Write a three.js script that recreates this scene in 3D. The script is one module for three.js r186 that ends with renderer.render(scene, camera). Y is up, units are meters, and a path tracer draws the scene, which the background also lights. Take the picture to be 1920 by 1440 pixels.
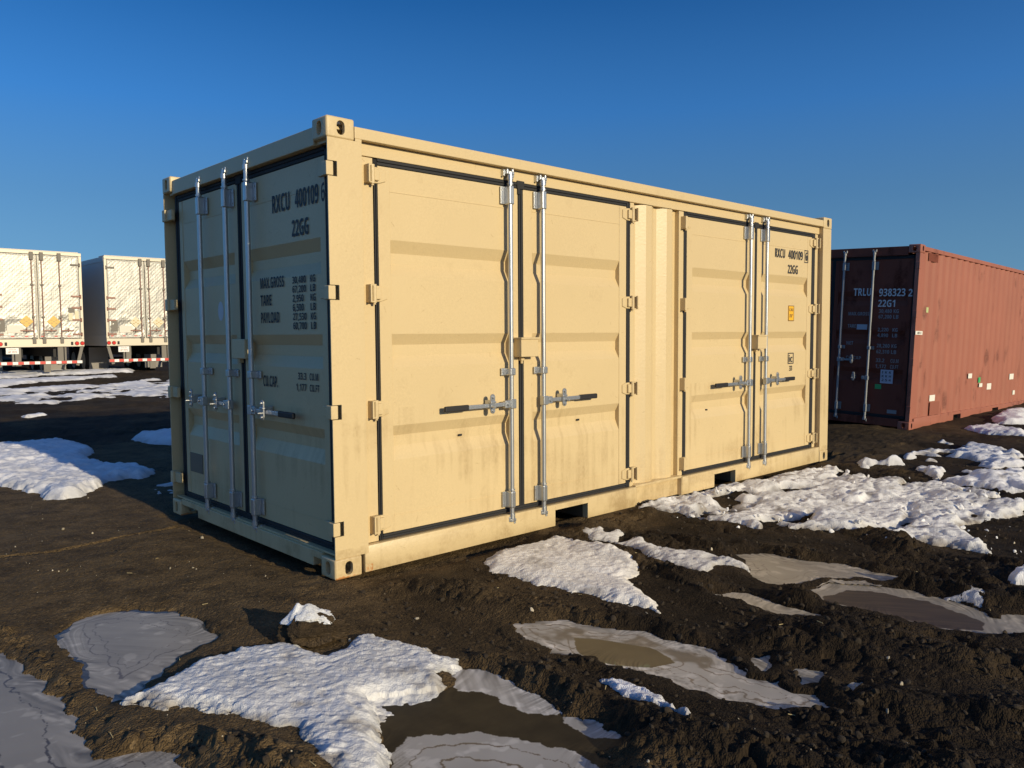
import * as THREE from 'three';
import { RoundedBoxGeometry } from 'three/addons/geometries/RoundedBoxGeometry.js';
import { mergeGeometries, toCreasedNormals } from 'three/addons/utils/BufferGeometryUtils.js';
import { FontLoader } from 'three/addons/loaders/FontLoader.js';
import { Brush, Evaluator, SUBTRACTION } from 'three-bvh-csg';

/* ------------------------------------------------ camera, sky, sun, exposure */
const scene = new THREE.Scene();
const D2R = Math.PI / 180;
const camera = new THREE.PerspectiveCamera(51.377, 4 / 3, 0.05, 6000);
camera.position.set(-2.3065, 1.3917, 3.9182);
camera.rotation.set(-3.6249 * D2R, -43.2244 * D2R, -0.3488 * D2R, 'YXZ');
scene.add(camera);

const SUN_EL = 16 * D2R, SUN_AZ = 0.012;            // low winter sun, almost square on to the long side
const sunDir = new THREE.Vector3(Math.sin(SUN_AZ) * Math.cos(SUN_EL), Math.sin(SUN_EL), Math.cos(SUN_AZ) * Math.cos(SUN_EL));
const sun = new THREE.DirectionalLight(new THREE.Color(1.0, 0.86, 0.60), 4.3);
sun.position.copy(sunDir).multiplyScalar(60);
sun.castShadow = true;
sun.shadow.mapSize.set(4096, 4096);
sun.shadow.camera.left = -30; sun.shadow.camera.right = 30; sun.shadow.camera.top = 30; sun.shadow.camera.bottom = -30; sun.shadow.camera.far = 160;
sun.shadow.radius = 1;
scene.add(sun, sun.target);

{ // clear evening sky: deep blue overhead, paler towards the horizon and round the sun
  const W = 1024, H = 512, data = new Float32Array(W * H * 4);
  const mix = (a, b, t) => a + (b - a) * t, ss = (a, b, x) => { const t = Math.min(1, Math.max(0, (x - a) / (b - a))); return t * t * (3 - 2 * t); };
  const stops = [[-90, .16, .22, .30], [-1, .30, .46, .62], [0, .26, .50, .72], [4, .170, .405, .665], [9, .112, .318, .625], [15, .053, .254, .68], [22, .018, .146, .465], [40, .012, .092, .32], [90, .010, .055, .20]];
  for (let j = 0; j < H; j++) {
    const el = ((j + .5) / H - .5) * Math.PI, e = el / D2R;
    let k = 0; while (k < stops.length - 2 && e > stops[k + 1][0]) k++;
    const a = stops[k], b = stops[k + 1], t = Math.min(1, Math.max(0, (e - a[0]) / (b[0] - a[0])));
    for (let i = 0; i < W; i++) {
      const az = ((i + .5) / W - .5) * 2 * Math.PI;
      const x = Math.cos(el) * Math.cos(az), y = Math.sin(el), z = Math.cos(el) * Math.sin(az);
      const c = x * sunDir.x + y * sunDir.y + z * sunDir.z, g = Math.acos(Math.min(1, Math.max(-1, c))) / D2R;
      const away = 1 - .35 * ss(-.15, .95, x) * Math.cos(el);
      const haze = .30 * Math.exp(-g / 26), glow = 1.3 * Math.exp(-g / 7);
      const o = (j * W + i) * 4;
      data[o] = mix(a[1], b[1], t) * away + haze * .95 + glow;
      data[o + 1] = mix(a[2], b[2], t) * away + haze * .9 + glow * .88;
      data[o + 2] = mix(a[3], b[3], t) * away + haze * .8 + glow * .66;
      data[o + 3] = 1;
    }
  }
  const sky = new THREE.DataTexture(data, W, H, THREE.RGBAFormat, THREE.FloatType);
  sky.mapping = THREE.EquirectangularReflectionMapping;
  sky.minFilter = sky.magFilter = THREE.LinearFilter; sky.wrapS = THREE.RepeatWrapping; sky.needsUpdate = true;
  scene.background = sky; scene.environment = sky;
}
const renderer = new THREE.WebGLRenderer({ antialias: true });
renderer.setSize(1024, 768);
renderer.toneMapping = THREE.LinearToneMapping;
renderer.toneMappingExposure = 1.0;
renderer.shadowMap.enabled = true;

/* ------------------------------------------------ noise and small helpers */
const clamp = (x, a, b) => x < a ? a : x > b ? b : x, lerp = (a, b, t) => a + (b - a) * t;
const sstep = (a, b, x) => { const t = clamp((x - a) / (b - a), 0, 1); return t * t * (3 - 2 * t); };
const hash = (x, y, s = 0) => { let h = Math.imul(x, 374761393) ^ Math.imul(y, 668265263) ^ Math.imul(s, 2147483647 - 77); h = Math.imul(h ^ (h >>> 13), 1274126177); h ^= h >>> 16; h = Math.imul(h, 2246822519); return ((h ^ (h >>> 15)) >>> 0) / 4294967296; };
function rng(seed) { let a = seed >>> 0; return () => { a = (a + 0x6d2b79f5) | 0; let t = Math.imul(a ^ (a >>> 15), 1 | a); t = (t + Math.imul(t ^ (t >>> 7), 61 | t)) ^ t; return ((t ^ (t >>> 14)) >>> 0) / 4294967296; }; }
function vn(x, y, s = 0, p = 0) {                    // value noise 0..1; p makes it repeat every p cells
  const xi = Math.floor(x), yi = Math.floor(y), fx = x - xi, fy = y - yi, u = fx * fx * fx * (fx * (fx * 6 - 15) + 10), v = fy * fy * fy * (fy * (fy * 6 - 15) + 10);
  let x0 = xi, x1 = xi + 1, y0 = yi, y1 = yi + 1;
  if (p) { x0 = ((x0 % p) + p) % p; x1 = ((x1 % p) + p) % p; y0 = ((y0 % p) + p) % p; y1 = ((y1 % p) + p) % p; }
  return lerp(lerp(hash(x0, y0, s), hash(x1, y0, s), u), lerp(hash(x0, y1, s), hash(x1, y1, s), u), v);
}
const sn = (x, y, s = 0) => vn(x, y, s) * 2 - 1;     // -1..1
function fbm(x, y, s = 0, o = 4, p = 0) { let a = .5, t = 0, n = 0; for (let i = 0; i < o; i++) { t += a * vn(x, y, s + i * 17, p); n += a; a *= .5; x *= 2; y *= 2; p *= 2; } return t / n; }
function worley(x, y, s = 0, p = 0) {                // rounded lumps: 1 at a cell's centre, 0 at its rim
  const xi = Math.floor(x), yi = Math.floor(y); let d = 9;
  for (let j = -1; j < 2; j++) for (let i = -1; i < 2; i++) {
    let cx = xi + i, cy = yi + j, hx = cx, hy = cy;
    if (p) { hx = ((hx % p) + p) % p; hy = ((hy % p) + p) % p; }
    const dx = cx + hash(hx, hy, s) - x, dy = cy + hash(hx, hy, s + 5) - y, q = (dx * dx + dy * dy) / (.35 + .65 * hash(hx, hy, s + 9));
    if (q < d) d = q;
  }
  return Math.max(0, 1 - d * 1.6);
}
const toS = (c) => { c = clamp(c, 0, 1); return 255 * (c <= .0031308 ? c * 12.92 : 1.055 * Math.pow(c, 1 / 2.4) - .055); };
function tex(w, h, f, srgb) {                        // f(u, v) -> [r, g, b] (linear colour when srgb) or a number
  const d = new Uint8Array(w * h * 4);
  for (let j = 0; j < h; j++) for (let i = 0; i < w; i++) {
    const c = f((i + .5) / w, (j + .5) / h), o = (j * w + i) * 4;
    if (c.length) { d[o] = srgb ? toS(c[0]) : c[0] * 255; d[o + 1] = srgb ? toS(c[1]) : c[1] * 255; d[o + 2] = srgb ? toS(c[2]) : c[2] * 255; } else d[o] = d[o + 1] = d[o + 2] = clamp(c, 0, 1) * 255;
    d[o + 3] = 255;
  }
  const t = new THREE.DataTexture(d, w, h); t.magFilter = THREE.LinearFilter; t.minFilter = THREE.LinearMipmapLinearFilter; t.generateMipmaps = true; t.wrapS = t.wrapT = THREE.RepeatWrapping;
  if (srgb) t.colorSpace = THREE.SRGBColorSpace; t.needsUpdate = true; return t;
}
const C = (r, g, b) => new THREE.Color().setRGB(r, g, b);
function rep(t, x, y) { const c = t.clone(); c.repeat.set(x, y); c.needsUpdate = true; return c; }

/* ------------------------------------------------ object helpers */
const used = {};
function numbered(n) { used[n] = (used[n] ?? -1) + 1; return used[n] ? n + '_' + String(used[n]).padStart(3, '0') : n; }
function tag(o, label, category, group, kind) { o.userData.label = label; if (category) o.userData.category = category; if (group) o.userData.group = group; if (kind) o.userData.kind = kind; return o; }
function thing(name, label, category, pos = [0, 0, 0], group) { const g = new THREE.Group(); g.name = numbered(name); g.position.set(...pos); scene.add(g); return tag(g, label, category, group); }
function put(name, geo, mat, parent = scene) {
  if (Array.isArray(geo)) geo = join(geo);
  const m = new THREE.Mesh(geo, mat); m.name = parent === scene ? numbered(name) : name; m.castShadow = m.receiveShadow = true; parent.add(m); return m;
}
function join(list) { return mergeGeometries(list.map((g) => { const n = g.index ? g.toNonIndexed() : g.clone(); for (const k of Object.keys(n.attributes)) if (!['position', 'normal', 'uv'].includes(k)) n.deleteAttribute(k); if (!n.attributes.uv) n.setAttribute('uv', new THREE.BufferAttribute(new Float32Array(n.attributes.position.count * 2), 2)); n.clearGroups?.(); return n; })); }
function puv(g) {                                    // uv in metres from the face's own plane
  if (g.index) g = g.toNonIndexed();
  const p = g.attributes.position, n = g.attributes.normal, uv = new Float32Array(p.count * 2);
  for (let i = 0; i < p.count; i++) {
    const ax = Math.abs(n.getX(i)), ay = Math.abs(n.getY(i)), az = Math.abs(n.getZ(i));
    if (az >= ax && az >= ay * .7) { uv[2 * i] = p.getX(i); uv[2 * i + 1] = p.getY(i); } else if (ax >= ay) { uv[2 * i] = p.getZ(i); uv[2 * i + 1] = p.getY(i); } else { uv[2 * i] = p.getX(i); uv[2 * i + 1] = p.getZ(i); }
  }
  g.setAttribute('uv', new THREE.BufferAttribute(uv, 2)); return g;
}
function bx(x0, x1, y0, y1, z0, z1, r = .004) {      // box between two corners, rounded edges
  const w = x1 - x0, h = y1 - y0, d = z1 - z0, g = r ? new RoundedBoxGeometry(w, h, d, 1, Math.min(r, w / 2.1, h / 2.1, d / 2.1)) : new THREE.BoxGeometry(w, h, d);
  g.translate((x0 + x1) / 2, (y0 + y1) / 2, (z0 + z1) / 2); return g;
}
function cyl(x, y, z, r, len, axis = 'y', seg = 14, r2 = r) { const g = new THREE.CylinderGeometry(r2, r, len, seg); if (axis === 'x') g.rotateZ(Math.PI / 2); if (axis === 'z') g.rotateX(Math.PI / 2); g.translate(x, y, z); return g; }
function extr(pts, depth, bevel = .003, holes = []) { const s = new THREE.Shape(pts.map((p) => new THREE.Vector2(p[0], p[1]))); for (const h of holes) s.holes.push(h); return new THREE.ExtrudeGeometry(s, { depth, bevelEnabled: bevel > 0, bevelThickness: bevel, bevelSize: bevel, bevelSegments: 1, curveSegments: 10 }); }
function stadium(w, h, n = 8) { const r = w / 2, p = []; for (let i = 0; i <= n; i++) { const a = i / n * Math.PI; p.push([Math.cos(a) * r, h / 2 - r + Math.sin(a) * r]); } for (let i = 0; i <= n; i++) { const a = Math.PI + i / n * Math.PI; p.push([Math.cos(a) * r, -h / 2 + r + Math.sin(a) * r]); } return p; }
function sheet(profile, a0, a1, horizontal = true) { // folded sheet: profile [[t, z]...], swept from a0 to a1 (t is y when the folds run along x, else x)
  const pos = [];
  const P = (i, a) => horizontal ? [a, profile[i][0], profile[i][1]] : [profile[i][0], a, profile[i][1]];
  for (let i = 0; i + 1 < profile.length; i++) {
    const A = P(i, a0), B = P(i, a1), Cc = P(i + 1, a1), Dd = P(i + 1, a0);
    if (horizontal) pos.push(...A, ...B, ...Cc, ...A, ...Cc, ...Dd); else pos.push(...A, ...Cc, ...B, ...A, ...Dd, ...Cc);
  }
  const g = new THREE.BufferGeometry(); g.setAttribute('position', new THREE.Float32BufferAttribute(pos, 3)); g.computeVertexNormals(); return g;
}
const font = await new FontLoader().loadAsync('fonts/droid/droid_sans_bold.typeface.json');
function textGeo(str, h, width) { const g = new THREE.ShapeGeometry(font.generateShapes(str, h / .735), 4); g.computeBoundingBox(); const b = g.boundingBox; g.translate(-b.min.x, 0, 0); g.scale(width / (b.max.x - b.min.x), h / (b.max.y - Math.max(0, b.min.y)), 1); return g; }

/* ------------------------------------------------ outlines on the ground (metres: x along the container, z towards the sun) */
const SHAPE = {
  snowFront: [[-1.37, 0.75], [-1.23, 0.70], [-1.07, 0.60], [-0.90, 0.57], [-0.81, 0.55], [-0.65, 0.64], [-0.60, 0.80], [-0.57, 0.88], [-0.47, 0.88], [-0.35, 0.79], [-0.30, 0.83], [-0.23, 0.99], [-0.21, 1.12], [-0.18, 1.28], [-0.19, 1.40], [-0.27, 1.35], [-0.33, 1.36], [-0.39, 1.51], [-0.47, 1.60], [-0.56, 1.58], [-0.63, 1.55], [-0.71, 1.48], [-0.74, 1.57], [-0.79, 1.66], [-0.78, 1.71], [-0.84, 1.78], [-0.93, 1.92], [-1.05, 1.80], [-1.07, 1.65], [-1.02, 1.51], [-1.02, 1.42], [-1.07, 1.29], [-1.11, 1.19], [-1.16, 1.08], [-1.23, 0.99], [-1.31, 0.86]],
  snowMid: [[0.82, 0.33], [0.99, 0.25], [1.25, 0.27], [1.47, 0.30], [1.53, 0.36], [1.51, 0.48], [1.52, 0.72], [1.48, 0.92], [1.38, 1.10], [1.27, 1.15], [1.16, 1.17], [1.10, 1.29], [1.00, 1.49], [0.90, 1.59], [0.88, 1.46], [0.85, 1.28], [0.83, 1.08], [0.78, 0.88], [0.77, 0.64], [0.74, 0.46]],
  snowStrip: [[1.72, 0.28], [1.88, 0.35], [1.91, 0.44], [1.87, 0.75], [1.83, 0.98], [1.94, 1.15], [1.96, 1.45], [1.88, 1.50], [1.79, 1.34], [1.60, 1.39], [1.60, 1.26], [1.63, 1.05], [1.71, 0.78], [1.75, 0.53], [1.68, 0.44]],
  snowSliver: [[0.10, 1.86], [0.16, 1.91], [0.17, 2.04], [0.16, 2.13], [0.07, 2.25], [0.06, 2.16], [0.06, 2.02]],
  snowCrumb: [[0.06, 2.26], [0.10, 2.28], [0.04, 2.35], [0.03, 2.31]],
  snowBank: [[2.71, 0.05], [3.01, -0.06], [3.29, -0.11], [3.55, -0.07], [4.02, -0.08], [4.31, 0.03], [4.73, 0.04], [5.37, 0.15], [5.68, 0.23], [5.41, 0.51], [5.30, 0.82], [5.53, 0.97], [5.36, 1.27], [5.42, 1.52], [5.37, 1.74], [5.26, 1.94], [5.19, 2.11], [4.77, 2.21], [4.49, 2.11], [4.15, 2.03], [3.89, 2.00], [3.54, 2.26], [3.31, 2.35], [3.28, 2.19], [3.26, 2.00], [3.16, 1.84], [3.10, 1.58], [2.99, 1.36], [2.78, 1.16], [2.77, 0.92], [2.78, 0.64], [2.81, 0.34], [2.76, 0.17]],
  snowRightA: [[6.83, 0.48], [7.48, 0.44], [8.44, 0.35], [8.37, 0.77], [8.11, 1.39], [7.22, 1.61], [6.84, 1.37], [7.11, 0.98], [6.83, 0.76]],
  snowRightB: [[6.15, 0.85], [6.53, 0.91], [6.51, 1.17], [6.45, 1.48], [6.85, 1.70], [5.60, 2.01], [5.47, 1.80], [5.54, 1.48], [5.76, 1.20]],
  snowBlock: [[6.09, 0.31], [6.40, 0.37], [6.60, 0.57], [6.31, 0.69], [6.05, 0.57], [5.88, 0.44]],
  snowRed: [[11.72, 0.00], [13.00, -0.13], [13.76, -0.01], [11.27, 0.61], [11.01, 0.33]],
  snowRedStrip: [[9.98, 0.12], [10.63, 0.23], [10.13, 0.89], [9.68, 1.00], [9.67, 0.50]],
  snowEdge: [[2.72, 2.61], [2.88, 2.63], [3.00, 2.68], [2.70, 2.75], [2.64, 2.66]],
  snowLip: [[2.20, 2.45], [2.37, 2.53], [2.32, 2.62], [2.23, 2.67], [2.17, 2.64], [2.21, 2.53]],
  snowLeft: [[-0.25, -8.30], [0.28, -7.91], [0.56, -7.92], [0.60, -7.21], [0.56, -6.39], [0.36, -6.11], [0.26, -5.65], [0.32, -5.38], [0.42, -4.99], [0.56, -4.70], [0.53, -4.37], [0.30, -4.12], [0.27, -4.28], [0.13, -4.14], [0.02, -4.33], [-0.07, -3.96], [-0.23, -3.76], [-0.37, -3.57], [-0.51, -3.52], [-0.59, -3.66], [-0.62, -4.26], [-0.74, -4.71], [-0.83, -4.91]],
  snowPost: [[1.21, -7.33], [1.50, -7.68], [1.64, -7.37], [1.96, -7.64], [1.90, -7.10], [1.62, -6.37], [1.44, -6.42], [1.29, -6.65]],
  snowFoot: [[0.24, -3.58], [0.41, -3.81], [0.57, -3.77], [0.37, -3.14], [0.21, -3.07], [0.19, -3.29]],
  farA: [[3.63, -29.78], [5.71, -28.45], [7.44, -26.39], [6.93, -24.80], [5.26, -24.77], [4.24, -25.04], [2.55, -23.70]],
  farB: [[2.28, -22.23], [3.79, -23.05], [4.73, -22.77], [5.94, -23.52], [5.82, -22.76], [3.94, -21.38], [1.92, -20.17]],
  farC: [[1.84, -19.70], [3.36, -20.05], [4.79, -20.42], [7.41, -21.81], [6.26, -18.76], [4.85, -18.37], [3.53, -17.82], [2.55, -17.62], [1.61, -18.41]],
  farD: [[1.43, -17.44], [2.32, -17.62], [3.39, -17.72], [4.58, -18.37], [5.99, -18.05], [4.49, -14.10], [4.04, -15.50], [3.46, -15.89], [2.80, -15.51], [2.19, -15.15], [1.13, -15.72]],
  farE: [[0.96, -12.11], [1.30, -12.15], [1.32, -11.86], [0.93, -11.75]],
  iceRound: [[-1.35, -0.24], [-1.25, -0.39], [-1.11, -0.41], [-0.95, -0.36], [-0.82, -0.18], [-0.79, 0.07], [-0.81, 0.24], [-0.83, 0.34], [-0.91, 0.36], [-1.00, 0.41], [-1.12, 0.49], [-1.22, 0.59], [-1.33, 0.69], [-1.39, 0.68], [-1.40, 0.58], [-1.41, 0.46], [-1.38, 0.22], [-1.39, 0.05]],
  iceCorner: [[-1.67, -0.43], [-1.59, -0.20], [-1.54, -0.01], [-1.54, 0.25], [-1.52, 0.53], [-1.51, 0.63], [-1.54, 0.83], [-1.56, 1.03], [-1.46, 1.09], [-1.38, 1.12], [-1.34, 1.22], [-1.35, 1.37], [-1.48, 1.53], [-1.94, 1.08]],
  iceFront: [[-0.64, 1.35], [-0.36, 1.46], [-0.23, 1.32], [-0.13, 1.39], [-0.13, 1.59], [-0.13, 1.74], [-0.16, 1.92], [-0.12, 2.07], [-0.15, 2.18], [-0.21, 2.19], [-0.29, 2.16], [-0.32, 2.26], [-0.45, 2.39], [-0.95, 1.92], [-0.78, 1.64]],
  iceLong: [[0.31, 1.11], [0.51, 1.25], [0.59, 1.43], [0.69, 1.61], [0.67, 1.75], [0.71, 1.90], [0.77, 2.00], [0.68, 2.09], [0.67, 2.22], [0.68, 2.38], [0.64, 2.54], [0.58, 2.58], [0.50, 2.52], [0.41, 2.46], [0.38, 2.32], [0.34, 2.15], [0.35, 1.99], [0.29, 1.78], [0.29, 1.66], [0.22, 1.49], [0.22, 1.31]],
  iceBack: [[2.16, 1.26], [2.33, 1.33], [2.34, 1.58], [2.42, 1.75], [2.42, 1.91], [2.42, 2.17], [2.24, 2.08], [2.09, 1.84], [1.85, 1.80], [1.76, 1.68], [1.84, 1.54]],
  iceTongue: [[1.37, 1.57], [1.54, 1.68], [1.49, 1.83], [1.47, 2.15], [1.40, 2.17], [1.33, 1.98], [1.35, 1.78]],
  iceRight: [[1.84, 1.88], [2.07, 1.91], [2.19, 2.04], [2.22, 2.26], [2.21, 2.43], [2.17, 2.62], [2.10, 2.71], [2.29, 2.85], [2.02, 2.92], [1.81, 2.75], [1.74, 2.59], [1.74, 2.39], [1.74, 2.18], [1.70, 2.04], [1.73, 1.95]],
  iceBitA: [[0.77, 2.16], [0.84, 2.20], [0.77, 2.26], [0.69, 2.25]],
  iceBitB: [[0.78, 2.36], [0.84, 2.42], [0.77, 2.48], [0.70, 2.43]],
  iceBitC: [[0.80, 2.56], [0.89, 2.59], [0.80, 2.64], [0.72, 2.61]],
  ridgeA: [[-0.15, 1.48], [-0.13, 1.72], [-0.09, 1.96], [-0.10, 2.22], [-0.04, 2.45], [0.10, 2.72], [0.27, 3.02], [0.46, 3.29]],
  ridgeB: [[0.29, 0.37], [0.42, 0.76], [0.55, 1.11], [0.61, 1.51], [0.66, 1.93], [0.71, 2.22], [0.70, 2.54], [0.78, 2.80], [0.95, 3.17]],
  ridgeC: [[1.50, 0.47], [1.44, 1.03], [1.40, 1.40], [1.38, 1.58]],
  ridgeD: [[1.91, 0.39], [2.12, 0.95], [2.27, 1.44], [2.39, 1.89], [2.37, 2.34], [2.41, 2.82]],
  ridgeE: [[1.35, 1.82], [1.39, 1.98], [1.66, 1.95], [1.93, 2.09], [2.01, 2.34], [1.96, 2.56]],
  ridgeF: [[0.98, 2.17], [1.28, 2.38], [1.30, 2.60], [1.33, 2.81], [1.49, 3.04]],
  ridgeG: [[-1.56, 1.03], [-1.43, 1.07], [-1.33, 1.20], [-1.26, 1.34], [-1.19, 1.51], [-1.17, 1.68]],
  ridgeH: [[-1.58, -0.49], [-1.49, -0.17], [-1.50, 0.29], [-1.50, 0.61], [-1.52, 0.82]],
  ridgeI: [[-0.61, 2.20], [-0.36, 2.38], [-0.27, 2.56]],
  ridgeJ: [[3.45, 1.27], [2.97, 1.98], [2.95, 2.39], [3.06, 2.66]],
  mound: [[1.50, 0.23], [1.82, 0.23], [2.45, 0.15], [2.66, 0.09]],
  groove: [[-1.37, -1.84], [-1.00, -1.79], [-0.66, -1.86], [-0.32, -1.92], [-0.06, -2.02]],
  clod: [[-0.54, 0.76], [-0.54, 0.61]],
  edgeJag: [[-1.41, 0.03], [-1.41, 0.48]],
  sheetWedge: [[-0.23, 1.33], [-0.11, 1.38], [-0.10, 1.64], [-0.16, 1.89], [-0.19, 1.91], [-0.26, 1.84], [-0.27, 1.71], [-0.27, 1.56], [-0.34, 1.49]],
  sheetTongue: [[-0.17, 1.91], [-0.10, 1.99], [-0.11, 2.07], [-0.15, 2.17], [-0.19, 2.17], [-0.22, 2.12], [-0.23, 2.08], [-0.22, 1.99]],
  sheetFront: [[-0.80, 1.71], [-0.70, 1.66], [-0.64, 1.69], [-0.51, 1.78], [-0.42, 1.90], [-0.36, 2.08], [-0.34, 2.22], [-0.46, 2.42], [-0.98, 1.92]],
  wetRound: [[-1.14, 0.22], [-1.19, 0.39], [-1.23, 0.45], [-1.25, 0.61], [-1.10, 0.57], [-0.90, 0.48], [-0.80, 0.36], [-0.98, 0.38], [-1.05, 0.24]],
  clearLong: [[0.41, 1.45], [0.51, 1.60], [0.56, 1.77], [0.55, 1.90], [0.51, 1.94], [0.40, 1.90], [0.32, 1.78], [0.25, 1.66], [0.31, 1.57]],
  clearRight: [[1.82, 1.98], [2.00, 2.03], [2.09, 2.20], [2.11, 2.41], [2.05, 2.58], [1.99, 2.72], [1.86, 2.76], [1.75, 2.58], [1.74, 2.39], [1.74, 2.18], [1.73, 2.03]],};
const BOX = {};
for (const k in SHAPE) { let a = 1e9, b = -1e9, c = 1e9, d = -1e9; for (const [x, z] of SHAPE[k]) { a = Math.min(a, x); b = Math.max(b, x); c = Math.min(c, z); d = Math.max(d, z); } BOX[k] = [a, b, c, d]; }
const nearBox = (k, x, z, m) => { const b = BOX[k]; return x > b[0] - m && x < b[1] + m && z > b[2] - m && z < b[3] + m; };
function sdf(k, x, z) {                              // signed distance to an outline, positive inside
  const P = SHAPE[k], n = P.length; let d = 1e9, inside = false;
  for (let i = 0, j = n - 1; i < n; j = i++) {
    const ax = P[j][0], az = P[j][1], bx_ = P[i][0], bz = P[i][1], ex = bx_ - ax, ez = bz - az, wx = x - ax, wz = z - az;
    const t = clamp((wx * ex + wz * ez) / (ex * ex + ez * ez + 1e-12), 0, 1), qx = wx - ex * t, qz = wz - ez * t, q = qx * qx + qz * qz; if (q < d) d = q;
    if ((az > z) !== (bz > z) && x < ex * (z - az) / ez + ax) inside = !inside;
  }
  return inside ? Math.sqrt(d) : -Math.sqrt(d);
}
function lineDist(k, x, z) {
  const P = SHAPE[k]; let d = 1e9;
  for (let i = 0; i + 1 < P.length; i++) { const ex = P[i + 1][0] - P[i][0], ez = P[i + 1][1] - P[i][1], wx = x - P[i][0], wz = z - P[i][1], t = clamp((wx * ex + wz * ez) / (ex * ex + ez * ez), 0, 1); d = Math.min(d, (wx - ex * t) ** 2 + (wz - ez * t) ** 2); }
  return Math.sqrt(d);
}

/* ------------------------------------------------ the ground: churned mud with ruts, ridges and hollows */
const RIDGES = [['ridgeA', .055, .13], ['ridgeB', .045, .12], ['ridgeC', .035, .10], ['ridgeD', .05, .13], ['ridgeE', .045, .08], ['ridgeF', .045, .14], ['ridgeG', .06, .085], ['ridgeH', .022, .07], ['ridgeI', .04, .12], ['ridgeJ', .05, .16], ['mound', .06, .10]];
const ICE = [['iceRound', -.020], ['iceCorner', -.030], ['iceFront', -.040], ['iceLong', -.035], ['iceBack', -.028], ['iceTongue', -.026], ['iceRight', -.034], ['iceBitA', -.025], ['iceBitB', -.025], ['iceBitC', -.025]];
function roughness(x, z) {
  let r = sstep(-.55, .15, x + .25 * sn(x * 2, z * 2, 3)) * sstep(-.15, .5, z + .2 * sn(x * 3, z * 3, 4)) * (.55 + .5 * vn(x * 2.2, z * 1.1, 5));
  if (x > 5.9) r = Math.max(r, .5 * sstep(5.9, 6.6, x));
  if (z < -7) r = Math.max(r, .8 * sstep(-5, -9, z + 1.5 * sn(x * .8, z * .8, 6)));
  return r;
}
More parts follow.
